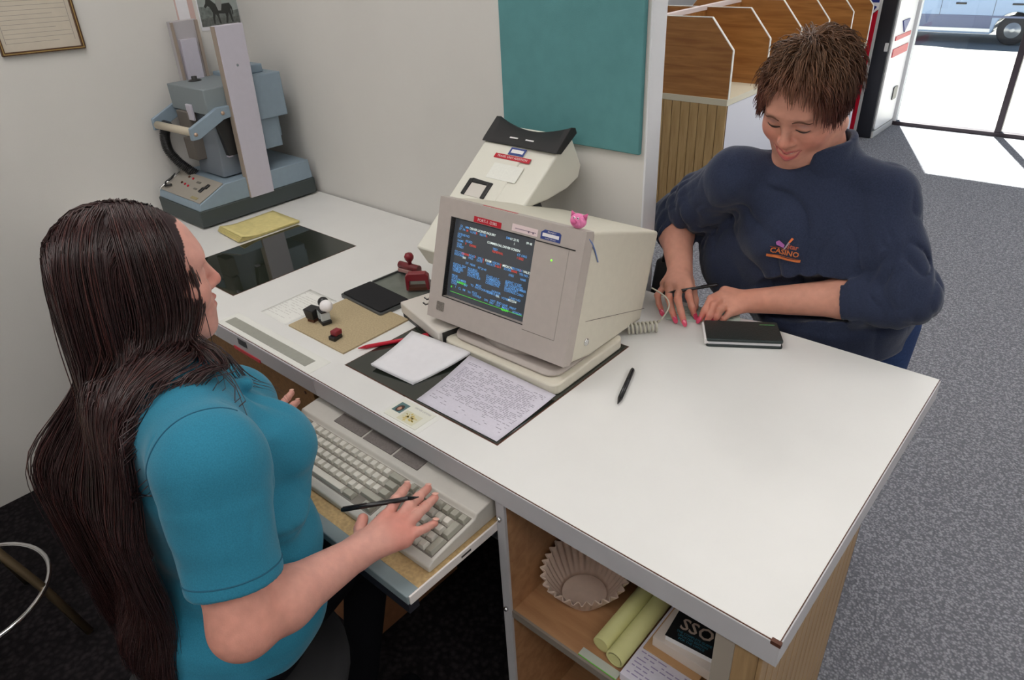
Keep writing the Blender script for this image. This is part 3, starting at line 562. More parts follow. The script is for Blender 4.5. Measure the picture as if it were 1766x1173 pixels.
# ------------------------------------------------------------------ identity photo camera stand
M_sb = mat('stand_blue_grey', rgb(138, 156, 170), 0.5, bump=0.05, bscale=700, noise=0.05, nscale=60)
M_sd = mat('stand_charcoal', rgb(62, 70, 70), 0.6, bump=0.1, bscale=600); M_sl = mat('stand_lavender_white', rgb(196, 192, 204), 0.45, noise=0.03, nscale=60)
M_sg = mat('stand_panel_grey', rgb(158, 152, 142), 0.55); M_sgb = mat('stand_head_grey', rgb(128, 138, 142), 0.5, bump=0.05, bscale=700); M_tan = mat('tan_edge', rgb(158, 144, 132), 0.6)
cs = thing('photo_camera_stand', 'blue-grey identity photo camera on a two-post stand at the counter corner', 'camera stand', (-2.04, 0.30, D))
MB().box(-0.285, 0.0, 0.0, 0.44, 0.006, 0.060).build('base_skirt', M_sd, cs, bevel=0.003)
for (x, y) in ((-0.26, 0.03), (-0.03, 0.03), (-0.26, 0.41), (-0.03, 0.41)): MB().lathe([(0.012, 0), (0.012, 0.008)], 12, Matrix.Translation((x, y, 0))).build('foot', M_blackp, cs)
MB().prism([(0.004, 0.060), (0.010, 0.082), (0.108, 0.126), (0.430, 0.126), (0.436, 0.060)], -0.283, -0.002, 'x').build('base_housing', M_sb, cs, bevel=0.003, angle=20)
CP = frame((-0.2825, 0.010, 0.083), (1, 0, 0), Vector((1, 0, 0)).cross(Vector((0, 0.098, 0.044))))   # control panel: x right, y up the slope
cp = MB().box(0.003, 0.277, 0.003, 0.104, 0.0, 0.003, CP).build('control_panel', M_sg, cs, bevel=0.001)
for (x, y) in ((0.085, 0.085), (0.115, 0.083), (0.08, 0.055), (0.105, 0.053), (0.13, 0.050)):
    MB().lathe([(0.004, 0), (0.004, 0.003), (0.003, 0.004), (0.0005, 0.004)], 10, CP @ Matrix.Translation((x, y, 0.003))).build('button', M_vred if x > 0.1 else M_dkbrown, cp)
MB().box(0.213, 0.228, 0.040, 0.062, 0.003, 0.008, CP).build('toggle', M_blackp, cp, bevel=0.002)
MB().box(0.222, 0.236, 0.060, 0.080, 0.003, 0.008, CP).build('toggle', M_blackp, cp, bevel=0.002)
MB().box(0.150, 0.175, 0.072, 0.080, 0.003, 0.004, CP).box(0.17, 0.19, 0.045, 0.052, 0.003, 0.004, CP).build('legend', mat('panel_print', rgb(110, 108, 100), 0.7), cp)
MB().box(0.205, 0.245, 0.010, 0.020, 0.003, 0.004, CP).build('maker_plate', mat('maker_plate', rgb(150, 140, 96), 0.5), cp)
MB().tube([CP @ Vector(p) for p in ((0.006, 0.075, 0.008), (0.02, 0.05, 0.012), (0.012, 0.03, 0.010), (0.035, 0.015, 0.012), (0.05, 0.03, 0.008))], 0.004, 8).build('release_cable', M_blackp, cs)
MB().box(0.008, 0.018, 0.0, 0.09, 0.003, 0.011, CP).build('latch_bar', M_chrome, cs, bevel=0.002)
# right post, leaning back very slightly
def post(x0, x1, ya0, ya1, yb0, yb1, z0, z1): return MB().hexa([(x0, ya0, z0), (x1, ya0, z0), (x1, ya1, z0), (x0, ya1, z0), (x0, yb0, z1), (x1, yb0, z1), (x1, yb1, z1), (x0, yb1, z1)])
pr_ = post(-0.022, 0.004, 0.186, 0.273, 0.200, 0.293, 0.056, 0.586).build('post', M_sl, cs, bevel=0.002)
post(-0.020, 0.002, 0.183, 0.188, 0.197, 0.202, 0.058, 0.585).build('post_edge', M_tan, pr_)
MB().lathe([(0.004, 0), (0.0035, 0.0015), (0.0005, 0.002)], 10, Matrix.Translation((0.004, 0.245, 0.47)) @ Matrix.Rotation(math.pi / 2, 4, 'Y')).build('post_screw', M_sgb, pr_)
pl = post(-0.288, -0.262, 0.176, 0.263, 0.190, 0.278, 0.100, 0.590).build('post', mat('stand_post_grey', rgb(176, 172, 176), 0.5), cs, bevel=0.002)
post(-0.262, -0.255, 0.174, 0.182, 0.188, 0.196, 0.10, 0.588).build('post_edge', M_tan, pl); post(-0.262, -0.255, 0.257, 0.265, 0.270, 0.280, 0.10, 0.588).build('post_edge', M_tan, pl)
post(-0.262, -0.250, 0.190, 0.245, 0.203, 0.258, 0.20, 0.535).build('slide_rail', M_sl, pl, bevel=0.001)
# head boxes
hd = MB().box(-0.262, -0.024, 0.125, 0.30, 0.335, 0.413).build('camera_head', M_sgb, cs, bevel=0.003)
MB().lathe([(0.022, 0), (0.016, 0.004), (0.009, 0.005), (0.009, 0.014), (0.0005, 0.015)], 16, Matrix.Translation((-0.215, 0.20, 0.413))).build('head_knob', M_blackp, hd)
MB().box(-0.155, -0.12, 0.118, 0.126, 0.31, 0.36).build('head_latch', M_sl, hd, bevel=0.002)
rb = MB().box(-0.262, -0.028, 0.29, 0.405, 0.285, 0.425).build('film_box', M_sb, cs, bevel=0.004)
MB().box(-0.18, -0.07, 0.30, 0.37, 0.425, 0.452).build('film_box_lid', M_sb, rb, bevel=0.004)
MB().box(-0.15, -0.045, 0.300, 0.372, 0.185, 0.285).build('film_chute', M_sb, cs, bevel=0.003); MB().box(-0.14, -0.055, 0.372, 0.382, 0.215, 0.285).build('chute_flap', M_sb, cs, bevel=0.002)
MB().hexa([(-0.21, 0.135, 0.13), (-0.05, 0.135, 0.13), (-0.05, 0.27, 0.13), (-0.21, 0.27, 0.13), (-0.19, 0.145, 0.335), (-0.04, 0.145, 0.335), (-0.04, 0.27, 0.335), (-0.19, 0.27, 0.335)]).build('lens_housing', mat('lens_housing_grey', rgb(120, 128, 138), 0.5), cs, bevel=0.003)
MB().box(-0.225, -0.15, 0.115, 0.16, 0.26, 0.335).build('flash_housing', mat('warm_grey_plastic', rgb(104, 98, 92), 0.6), cs, bevel=0.003)
MB().box(-0.205, -0.14, 0.105, 0.15, 0.18, 0.25).build('flash_housing', MATS['warm_grey_plastic'], cs, bevel=0.003)
MB().box(-0.20, -0.18, 0.14, 0.17, 0.126, 0.2).build('support_rod', M_sl, cs)
MB().box(-0.095, -0.03, 0.16, 0.175, 0.195, 0.203).build('guide_plate', M_sl, cs)
# grab handle
hb = MB().tube([(-0.262, 0.058, 0.293), (-0.026, 0.076, 0.291)], 0.0125, 16).build('handle_bar', mat('beige_grip', rgb(196, 186, 166), 0.5), cs)
def arm(x0, x1): 
    return MB().prism([(0.048, 0.276), (0.072, 0.276), (0.165, 0.318), (0.20, 0.322), (0.20, 0.356), (0.150, 0.356), (0.050, 0.312)], x0, x1, 'x')
arm(-0.281, -0.268).build('handle_arm', M_sb, cs, bevel=0.002); ra = arm(-0.026, -0.010).build('handle_arm', M_sb, cs, bevel=0.002)
for (y, z) in ((0.062, 0.293), (0.165, 0.338)): MB().lathe([(0.006, 0), (0.006, 0.002), (0.0005, 0.003)], 12, Matrix.Translation((-0.010, y, z)) @ Matrix.Rotation(math.pi / 2, 4, 'Y')).build('arm_bolt', mat('brass_bolt', rgb(196, 170, 150), 0.4, 0.5, 0.5), ra)
# corrugated hoses
def hose(name, pts, r, parent):
    P_ = []; 
    for i in range(len(pts) - 1):
        for k in range(10): P_.append(Vector(pts[i]).lerp(Vector(pts[i + 1]), k / 10))
    P_.append(Vector(pts[-1]))
    for _ in range(8): P_ = [P_[0]] + [(P_[i - 1] + P_[i] * 2 + P_[i + 1]) / 4 for i in range(1, len(P_) - 1)] + [P_[-1]]
    Q = []; 
    for i in range(len(P_) - 1):
        for k in range(4): Q.append(P_[i].lerp(P_[i + 1], k / 4))
    rs = [r * (1.0 if (i // 2) % 2 else 0.82) for i in range(len(Q))]
    return MB().tube(Q, rs, 12).build(name, M_blackp, parent)
hose('flash_hose', [(-0.245, 0.085, 0.30), (-0.255, 0.066, 0.255), (-0.258, 0.066, 0.205), (-0.235, 0.085, 0.160), (-0.205, 0.115, 0.122)], 0.0165, cs)
hose('flash_hose', [(-0.065, 0.22, 0.20), (-0.07, 0.165, 0.175), (-0.085, 0.155, 0.15), (-0.082, 0.158, 0.124)], 0.0155, cs)
MB().hexa([(-0.06, 0.16, 0.20), (-0.026, 0.16, 0.20), (-0.026, 0.29, 0.20), (-0.06, 0.29, 0.20), (-0.10, 0.14, 0.335), (-0.026, 0.14, 0.335), (-0.026, 0.29, 0.335), (-0.10, 0.29, 0.335)]).build('bellows', M_blackp, cs)

# ------------------------------------------------------------------ wall things
M_frame = mat('brown_gilt_frame', rgb(96, 64, 40), 0.4, noise=0.3, nscale=60); M_gilt = mat('gilt_line', rgb(186, 158, 96), 0.4, 0.5, 0.4)
M_parch = mat('parchment', rgb(206, 196, 180), 0.7, noise=0.06, nscale=30)
cf = thing('framed_certificate', 'framed printed certificate hanging high on the left wall', 'certificate', M=Matrix.Translation((-2.35, 0.12, D + 0.548)) @ Matrix.Rotation(-0.03, 4, 'X'))
f = MB(); g = MB()
for (a, b_, c_, d_) in ((-0.112, 0.112, 0, 0.009), (-0.112, 0.112, 0.301, 0.31), (-0.112, -0.103, 0.009, 0.301), (0.103, 0.112, 0.009, 0.301)): f.box(0.0, 0.012, a, b_, c_, d_)
for (a, b_, c_, d_) in ((-0.109, 0.109, 0.0035, 0.0055), (-0.109, 0.109, 0.3045, 0.3065), (-0.1085, -0.1065, 0.0055, 0.3045), (0.1065, 0.1085, 0.0055, 0.3045)): g.box(0.012, 0.0128, a, b_, c_, d_)
fo = f.build('picture_frame', M_frame, cf, bevel=0.001); g.build('gilt_line', M_gilt, fo)
pp = MB().box(0.001, 0.004, -0.104, 0.104, 0.008, 0.302).build('document', M_parch, cf)
M_faint = mat('faint_print', rgb(142, 136, 130), 0.8)
dl = MB(); rnd = random.Random(3)
for i in range(15):
    z = 0.03 + i * 0.012; dl.box(0.004, 0.0043, -0.090, 0.090 if i % 3 else 0.05, z, z + 0.0009)
for y in (-0.092, 0.092): dl.box(0.004, 0.0043, y - 0.0006, y + 0.0006, 0.028, 0.29)
for zz in (0.155, 0.17):
    for i in range(5): dl.box(0.004, 0.0043, -0.088 + i * 0.037, -0.088 + i * 0.037 + 0.017, zz, zz + 0.006)
dl.box(0.004, 0.0043, -0.07, 0.07, 0.23, 0.25); dl.build('printed_lines', M_faint, pp)['kind'] = 'stuff'

hp = thing('horse_photograph', 'black and white photograph of a rider on a horse, on the left wall', 'photograph', M=Matrix.Translation((-2.35, 0.692, D + 0.552)) @ Matrix.Rotation(-0.03, 4, 'X'))
MB().box(0, 0.002, -0.078, 0.070, -0.008, 0.12).build('mount', M_paper, hp)
ph = MB().box(0.002, 0.0026, -0.074, 0.068, 0.004, 0.118).build('photo_print', mat('photo_sky_grey', rgb(168, 176, 174), 0.4, noise=0.25, nscale=30), hp)
MB().prism([(-0.074, 0.004), (0.068, 0.004), (0.068, 0.03), (0.02, 0.026), (-0.03, 0.032), (-0.074, 0.027)], 0.0026, 0.003, 'x').build('photo_ground', mat('photo_ground_grey', rgb(112, 116, 112), 0.4, noise=0.4, nscale=120), ph)
MB().prism([(-0.074, 0.027), (-0.03, 0.032), (0.02, 0.026), (0.068, 0.03), (0.068, 0.05), (0.03, 0.046), (-0.02, 0.060), (-0.074, 0.066)], 0.0026, 0.0028, 'x').build('photo_trees', mat('photo_tree_grey', rgb(128, 136, 132), 0.4, noise=0.45, nscale=90), ph)
hz = [(-0.048, 0.074), (-0.055, 0.065), (-0.050, 0.060), (-0.042, 0.066), (-0.035, 0.062), (-0.030, 0.052), (-0.027, 0.044), (-0.030, 0.028), (-0.030, 0.010), (-0.025, 0.010), (-0.023, 0.028), (-0.018, 0.041), (-0.012, 0.031), (-0.008, 0.010), (-0.003, 0.010), (-0.006, 0.030), (-0.006, 0.041), (0.018, 0.040), (0.019, 0.030), (0.015, 0.010), (0.021, 0.010), (0.027, 0.032), (0.030, 0.043), (0.034, 0.032), (0.037, 0.012), (0.043, 0.012), (0.040, 0.036), (0.040, 0.056), (0.043, 0.048), (0.044, 0.034), (0.047, 0.038), (0.046, 0.058), (0.038, 0.072), (0.010, 0.070), (-0.014, 0.072), (-0.030, 0.086), (-0.044, 0.088)]
MB().prism(hz, 0.003, 0.0035, 'x').build('photo_horse', mat('photo_dark', rgb(52, 54, 52), 0.4), ph)
MB().prism([(-0.006, 0.05), (0.004, 0.05), (0.010, 0.07), (0.012, 0.10), (0.006, 0.118), (-0.008, 0.118), (-0.010, 0.09), (-0.012, 0.07)], 0.0034, 0.0038, 'x').build('photo_rider', mat('photo_mid', rgb(150, 152, 150), 0.4), ph)

wc = thing('wall_chart', 'narrow white wall chart with pinkish borders behind the stand', 'wall chart', M=Matrix.Translation((-2.35, 0.572, D + 0.535)) @ Matrix.Rotation(-0.02, 4, 'X'))
ws = MB().box(0, 0.0015, -0.032, 0.030, 0, 0.45).build('chart_sheet', M_paper, wc)
M_pinkb = mat('pink_border', rgb(204, 176, 170), 0.7)
MB().box(0.0015, 0.002, -0.032, -0.027, 0.0, 0.45).build('border', M_pinkb, ws); MB().box(0.0015, 0.002, 0.012, 0.030, 0.0, 0.45).build('border', M_pinkb, ws); MB().box(0.0015, 0.002, -0.027, 0.012, 0.0, 0.01).build('border', M_pinkb, ws)
tb = thing('bulletin_board', 'large teal fabric bulletin board on the partition wall', 'bulletin board', (-0.9075, 0.765, D + 0.336))
MB().box(-0.2065, 0.2065, -0.012, 0, 0, 0.75).build('board', mat('teal_fabric', rgb(98, 150, 153), 0.9, 0.1, noise=0.08, nscale=25, bump=0.2, bscale=500), tb, bevel=0.003)

# ------------------------------------------------------------------ papers, stamps and pens on the counter
def sheet(name, quad, z, th, m, parent=None, curl=None, n=10, **k):
    """paper through four corners (near-left, near-right, far-right, far-left); curl(u,v) lifts it"""
    a, b_, c_, d_ = [Vector((*p, 0)) for p in quad]; bm = bmesh.new(); G = []
    for lay in (0, 1):
        L = []
        for j in range(n + 1):
            for i in range(n + 1):
                u, v = i / n, j / n; p = a.lerp(b_, u).lerp(d_.lerp(c_, u), v)
                L.append(bm.verts.new((p.x, p.y, z + (curl(u, v) if curl else 0) + th * lay)))
        G.append(L)
    q = n + 1
    for j in range(n):
        for i in range(n):
            A = (j * q + i, j * q + i + 1, (j + 1) * q + i + 1, (j + 1) * q + i)
            bm.faces.new([G[1][x] for x in A]).smooth = True; bm.faces.new([G[0][x] for x in reversed(A)])
    rim = [i for i in range(n)] + [i * q + n for i in range(n)] + [n * q + n - i for i in range(n)] + [(n - i) * q for i in range(n)]
    for i, r0 in enumerate(rim):
        r1 = rim[(i + 1) % len(rim)]; bm.faces.new((G[0][r0], G[0][r1], G[1][r1], G[1][r0]))
    me = bpy.data.meshes.new(name); bm.normal_update(); bm.to_mesh(me); bm.free(); return obj(name, me, m, parent, **k)
M_yel = mat('yellow_paper', rgb(222, 208, 142), 0.8, noise=0.12, nscale=60)
yp = thing('yellow_notepad', 'thick yellow paper pad lying over the dark glass by the camera stand', 'notepad', (0, 0, 0))
for i in range(5): sheet('leaf', [(-1.985 + i * 0.001, 0.318 + 0.002 * i), (-1.835 + i * .001, 0.306 + i * 0.003), (-1.832 + i * .0015, 0.522), (-1.990, 0.525)], D + 0.0012 + 0.0018 * i, 0.0015, M_yel, yp, curl=lambda u, v, i=i: 0.004 * max(0, 0.35 - v) ** 2 * 8 * (1 + 0.4 * i))
bd = MB().box(-1.25, -1.035, 0.099, 0.292, D, D + 0.004).build('hardboard_square', mat('hardboard_tan', rgb(184, 166, 132), 0.8, noise=0.2, nscale=260), None, label='square of tan hardboard under the small stamps', cat='board')
def printing(name, parent, m, x0, x1, ys, z, seed, gap=0.35):
    rnd = random.Random(seed); p = MB()
    for y in ys:
        x = x0
        while x < x1:
            w_ = rnd.uniform(0.004, 0.018); 
            if rnd.random() > gap: p.add([(x, y, z), (min(x + w_, x1), y, z), (min(x + w_, x1), y + 0.0022, z), (x, y + 0.0022, z)], [(0, 1, 2, 3)])
            x += w_ + 0.003
    o = p.build(name, m, parent); o['kind'] = 'stuff'; return o
M_greyprint = mat('grey_print', rgb(150, 146, 152), 0.8); M_paleprint = mat('pale_print', rgb(206, 204, 200), 0.8)
fn = thing('taped_note', 'faint printed note taped flat left of the hardboard square', 'note', (0, 0, 0))
sheet('note_sheet', [(-1.375, 0.10), (-1.262, 0.098), (-1.262, 0.25), (-1.378, 0.25)], D + 0.0002, 0.0003, mat('note_paper', rgb(229, 229, 224), 0.5), fn); 
pm = printing('note_print', fn, M_paleprint, -1.37, -1.27, [0.115 + 0.0085 * i for i in range(15)], D + 0.0007, 5)
gs = thing('ruler_strip', 'grey strip held by clear tape along the counter front edge', 'strip', (0, 0, 0))
MB().box(-1.415, -1.03, 0.0045, 0.062, D, D + 0.0005).build('clear_tape', mat('clear_tape', rgb(229, 229, 223), 0.15), gs); MB().box(-1.400, -1.062, 0.016, 0.044, D + 0.0005, D + 0.001).build('grey_strip', mat('ruler_grey', rgb(158, 158, 148), 0.3, noise=0.08, nscale=80), gs)
MB().box(-1.43, -1.01, -0.0012, 0.0, D - 0.043, D - 0.003).build('tape_fold', mat('tape_fold', rgb(176, 174, 178), 0.2), gs)
MB().box(-1.316, -1.278, -0.0022, -0.0012, D - 0.024, D - 0.008).build('black_label', mat('black_label', rgb(58, 58, 64), 0.5, noise=0.4, nscale=300), gs)
MB().box(-1.345, -1.228, -0.0032, -0.0012, D - 0.046, D - 0.038).build('red_strip', M_redtape, gs)
# stamp pad
sp = thing('stamp_pad', 'open black ink stamp pad with its hinged metal lid laid back', 'stamp pad', (-1.274, 0.271, D), -0.06)
MB().prism(rrect(0, 0.172, 0, 0.096, 0.006), 0.0, 0.009, 'z').build('tray', mat('pad_tin', rgb(96, 98, 98), 0.4, 0.5, 0.5), sp, bevel=0.001)
MB().prism(rrect(0.005, 0.167, 0.005, 0.092, 0.005), 0.009, 0.013, 'z').build('ink_felt', mat('ink_felt', (0.010, 0.010, 0.012), 0.95), sp, bevel=0.001)
ld = MB().prism(rrect(0, 0.172, 0.098, 0.205, 0.006), 0.0, 0.004, 'z').build('lid', mat('lid_metal', rgb(140, 146, 138), 0.35, 0.5, 0.5, noise=0.35, nscale=14), sp, bevel=0.001)
lr = MB()
for a in ((0, 0.172, 0.201, 0.205), (0, 0.004, 0.1, 0.201), (0.168, 0.172, 0.1, 0.201)): lr.box(*a, 0.004, 0.009)
lr.build('lid_rim', MATS['pad_tin'], ld)
# small stamps
M_red = mat('stamp_red', rgb(128, 28, 40), 0.35); M_maroon = mat('stamp_maroon', rgb(122, 42, 48), 0.4, noise=0.2, nscale=80); M_rub = mat('rubber_pink', rgb(170, 130, 126), 0.7)
s1 = thing('block_stamp', 'small black square stamp on the hardboard', 'stamp', (-1.218, 0.150, D + 0.004), 0.2)
MB().hexa([(-0.012, -0.012, 0.008), (0.012, -0.012, 0.008), (0.012, 0.012, 0.008), (-0.012, 0.012, 0.008), (-0.015, -0.015, 0.034), (0.015, -0.015, 0.034), (0.015, 0.015, 0.034), (-0.015, 0.015, 0.034)]).build('cap', M_blackp, s1, bevel=0.002); MB().box(-0.010, 0.010, -0.010, 0.010, 0, 0.008).build('stem', M_dkbrown, s1)
s2 = thing('self_inking_stamp', 'clear and black self-inking stamp with white round grip on the hardboard', 'stamp', (-1.186, 0.160, D + 0.004), -0.25)
MB().box(-0.016, 0.016, -0.012, 0.012, 0, 0.010).build('foot', M_blackp, s2, bevel=0.002)
for x in (-0.013, 0.004): MB().box(x, x + 0.009, -0.0115, 0.0115, 0.010, 0.033).build('clear_frame', mat('clear_plastic', rgb(190, 196, 198), 0.1), s2, bevel=0.002)
MB().box(-0.003, 0.003, -0.008, 0.008, 0.010, 0.034).build('plunger', M_blackp, s2); MB().box(-0.017, 0.017, -0.011, 0.011, 0.033, 0.037).build('collar', M_blackp, s2, bevel=0.001)
ball((0.006, 0.008, 0.044), 0.0155).build('grip', M_ink, s2); ball((-0.011, 0.008, 0.048), 0.013).build('cap', M_blackp, s2)
s3 = thing('cube_stamp', 'tiny red and black cube stamp at the front of the hardboard', 'stamp', (-1.101, 0.128, D + 0.004), 0.15)
MB().box(-0.0095, 0.0095, -0.013, 0.013, 0.0, 0.010).build('pad_end', M_blackp, s3, bevel=0.0015); MB().box(-0.009, 0.009, -0.006, 0.015, 0.010, 0.021).build('cap', M_red, s3, bevel=0.002)
r1 = thing('rubber_stamp', 'maroon wooden rubber stamp with ball knob behind the stamp pad', 'stamp', (-1.215, 0.462, D + 0.009), 0.12)
MB().box(-0.036, 0.030, -0.012, 0.012, 0.004, 0.013).build('mount', M_rub, r1, bevel=0.001); MB().box(-0.036, 0.030, -0.012, 0.012, 0, 0.004).build('die', M_blackp, r1)
MB().tube([(-0.037, 0, 0.020), (0.031, 0, 0.020)], 0.010, 16).build('mount_top', M_maroon, r1); MB().lathe([(0.006, 0.026), (0.005, 0.034), (0.012, 0.044), (0.013, 0.051), (0.009, 0.059), (0.0005, 0.061)], 20).build('knob', M_red, r1)
r2 = thing('rubber_stamp', 'red block rubber stamp standing against the monitor edge', 'stamp', (-1.130, 0.412, D + 0.009), 0.7)
MB().prism([(-0.030, 0.0), (-0.022, 0.0), (-0.020, 0.026), (0.020, 0.026), (0.022, 0.0), (0.030, 0.0), (0.030, 0.038), (0.022, 0.046), (-0.022, 0.046), (-0.030, 0.038)], -0.010, 0.010, 'y').build('handle', M_red, r2, bevel=0.002); MB().box(-0.024, 0.024, -0.010, 0.010, 0, 0.008).build('die_block', M_dkbrown, r2)
# pens
def pen(name, a, b_, r, m, label, tipm=None, cap=None, cat='pen'):
    A, B = Vector(a), Vector(b_); d = (B - A); L_ = d.length; u = d / L_
    t = thing(name, label, cat, M=frame(A, u, (0, 0, 1)))
    MB().tube([(0.018, 0, 0), (L_ - 0.004, 0, 0), (L_, 0, 0)], [r, r, r * 0.75], 14).build('barrel', m, t)
    MB().tube([(0.0, 0, 0), (0.003, 0, 0), (0.018, 0, 0)], [r * 0.15, r * 0.3, r], 12).build('tip', tipm or m, t)
    MB().box(L_ * 0.66, L_ - 0.004, -r * 0.25, r * 0.25, r * 0.9, r * 1.35).build('clip', cap or m, t)
    return t
M_redpen = mat('red_pen', rgb(196, 28, 52), 0.3)
pen('red_pen', (-1.022, 0.130, D + 0.0056), (-0.930, 0.276, D + 0.0056), 0.0045, M_redpen, 'bright red pen lying across the edge of the dark glass')
pen('black_pen', (-0.447, 0.304, D + 0.0052), (-0.490, 0.424, D + 0.0052), 0.0048, mat('pen_black', (0.012, 0.012, 0.014), 0.25), 'black ballpoint pen lying alone on the open counter')
# note pad and printed sheet
wp = thing('white_notepad', 'small white notepad with curled front corner on the dark glass', 'notepad', (0, 0, 0))
for i in range(3): sheet('leaf', [(-0.936 - 0.001 * i, 0.100), (-0.818, 0.111 + 0.001 * i), (-0.788, 0.255), (-0.962, 0.240)], D + 0.0012 + 0.0014 * i, 0.0011, M_paper, wp, curl=lambda u, v: 0.016 * v * v + 0.007 * (1 - u) * (1 - v))
M_form = mat('form_paper', rgb(214, 210, 222), 0.8, noise=0.06, nscale=200)
pf = thing('printed_form', 'densely printed form sheet overhanging the dark glass near the monitor', 'form', (0, 0, 0))
fc = lambda u, v: 0.0012 + 0.016 * v ** 2 * (1 - 0.6 * u)
Q4 = [(-0.772, 0.080), (-0.557, 0.080), (-0.556, 0.252), (-0.785, 0.246)]
sheet('form_sheet', Q4, D + 0.0006, 0.0004, M_form, pf, curl=fc)
rnd = random.Random(11); fp = MB()
for j in range(34):
    v = 0.10 + j * 0.024; u = 0.06
    while u < 0.95:
        w_ = rnd.uniform(0.015, 0.07)
        if rnd.random() < (0.72 if v > 0.25 else 0.25):
            P_ = []
            for (uu, vv) in ((u, v), (min(0.95, u + w_), v), (min(0.95, u + w_), v + 0.009), (u, v + 0.009)):
                p = Vector((*Q4[0], 0)).lerp(Vector((*Q4[1], 0)), uu).lerp(Vector((*Q4[3], 0)).lerp(Vector((*Q4[2], 0)), uu), vv); P_.append((p.x, p.y, D + 0.0012 + fc(uu, vv)))
            fp.add(P_, [(0, 1, 2, 3)])
        u += w_ + 0.012
fp.build('form_print', mat('form_ink', rgb(150, 144, 158), 0.8), pf)['kind'] = 'stuff'
# taped identity card
ic = thing('identity_card', 'sample driver licence card taped flat near the counter front edge', 'card', (0, 0, 0))
MB().box(-0.800, -0.690, 0.006, 0.074, D, D + 0.0003).build('clear_tape', mat('card_tape', rgb(229, 229, 224), 0.2), ic)
MB().box(-0.792, -0.702, 0.012, 0.068, D + 0.0003, D + 0.001).build('card', mat('card_white', rgb(220, 220, 208), 0.4), ic)
cphoto = MB().box(-0.789, -0.765, 0.029, 0.058, D + 0.001, D + 0.0012).build('portrait_photo', mat('photo_teal', rgb(84, 116, 118), 0.4), ic)
MB().lathe([(0.0085, 0), (0.0085, 0.0002), (0.0003, 0.0003)], 16, Matrix.Translation((-0.777, 0.041, D + 0.0012)) @ Matrix.Diagonal((0.9, 1.25, 1, 1))).build('portrait_hair', mat('portrait_dark', rgb(70, 56, 50), 0.5), cphoto); MB().lathe([(0.0048, 0), (0.0048, 0.0002), (0.0003, 0.0003)], 14, Matrix.Translation((-0.777, 0.040, D + 0.0015)) @ Matrix.Diagonal((0.9, 1.2, 1, 1))).build('portrait_face', mat('portrait_skin', rgb(186, 140, 116), 0.5), cphoto)
sc_ = MB().box(-0.760, -0.716, 0.016, 0.046, D + 0.001, D + 0.0011).build('seal_field', mat('seal_pale', rgb(208, 206, 180), 0.5), ic)
sg = MB(); rnd = random.Random(4)
for i in range(46):
    a = rnd.uniform(0, 6.28); r_ = rnd.uniform(0.25, 1.0); x, y = -0.738 + 0.0165 * r_ * math.cos(a), 0.031 + 0.0115 * r_ * math.sin(a); w_ = rnd.uniform(0.001, 0.0028); t_ = a + 1.57
    sg.add([(x + w_ * math.cos(t_ + q) * (1.6 if k % 2 else 0.7), y + w_ * math.sin(t_ + q) * (1.6 if k % 2 else 0.7), D + 0.0013) for k, q in enumerate((0, 1.57, 3.14, 4.71))], [(0, 1, 2, 3)])
o_ = sg.build('yellow_seal', mat('seal_yellow', rgb(206, 180, 84), 0.5), sc_); o_['kind'] = 'stuff'
text('lettering', 'DRIVER LICENSE', 0.0062, Matrix.Translation((-0.732, 0.0605, D + 0.0012)), M_greyprint, ic)
# wallet
wl = thing('checkbook_cover', 'dark green leather checkbook cover beside the customer hands', 'checkbook cover', (-0.418, 0.601, D), math.atan2(0.084, 0.133))
M_leather = mat('green_black_leather', rgb(34, 46, 46), 0.38, 0.5, bump=0.25, bscale=350)
MB().prism(rrect(0, 0.158, 0, 0.085, 0.005), 0.0, 0.006, 'z').build('cover_leaf', M_leather, wl, bevel=0.002)
MB().box(0.004, 0.154, 0.003, 0.080, 0.006, 0.012).build('check_pad', M_paper, wl)
MB().prism(rrect(0, 0.158, 0.001, 0.086, 0.005), 0.012, 0.019, 'z').build('cover_leaf', M_leather, wl, bevel=0.0025)
MB().box(-0.004, 0.005, 0.004, 0.082, 0.0045, 0.0165).build('page_ends', M_ink, wl, bevel=0.001)
MB().box(0.118, 0.150, 0.070, 0.0715, 0.019, 0.0196).build('stitch_mark', mat('green_thread', rgb(110, 190, 120), 0.5), wl)
ck = thing('check', 'pale green bank check under the customer fingers', 'check', (-0.546, 0.652, D), math.atan2(0.095, 0.179))
sheet('check_leaf', [(0, 0), (0.165, 0), (0.165, 0.075), (0, 0.075)], 0.0005, 0.0004, mat('check_green', rgb(206, 222, 212), 0.8, noise=0.08, nscale=90), ck, curl=lambda u, v: 0.004 * abs(u - 0.5))
printing('check_print', ck, mat('check_ink', rgb(150, 176, 166), 0.8), 0.01, 0.15, [0.012 + 0.012 * i for i in range(5)], 0.0034, 8)
c2 = thing('check', 'white check stub lying behind the dark checkbook cover', 'check', (-0.430, 0.728, D), math.atan2(0.095, 0.179))
sheet('check_leaf', [(0, -0.012), (0.10, -0.035), (0.095, 0.005), (0.0, 0.028)], 0.0005, 0.0004, mat('stub_white', rgb(226, 222, 222), 0.8), c2)
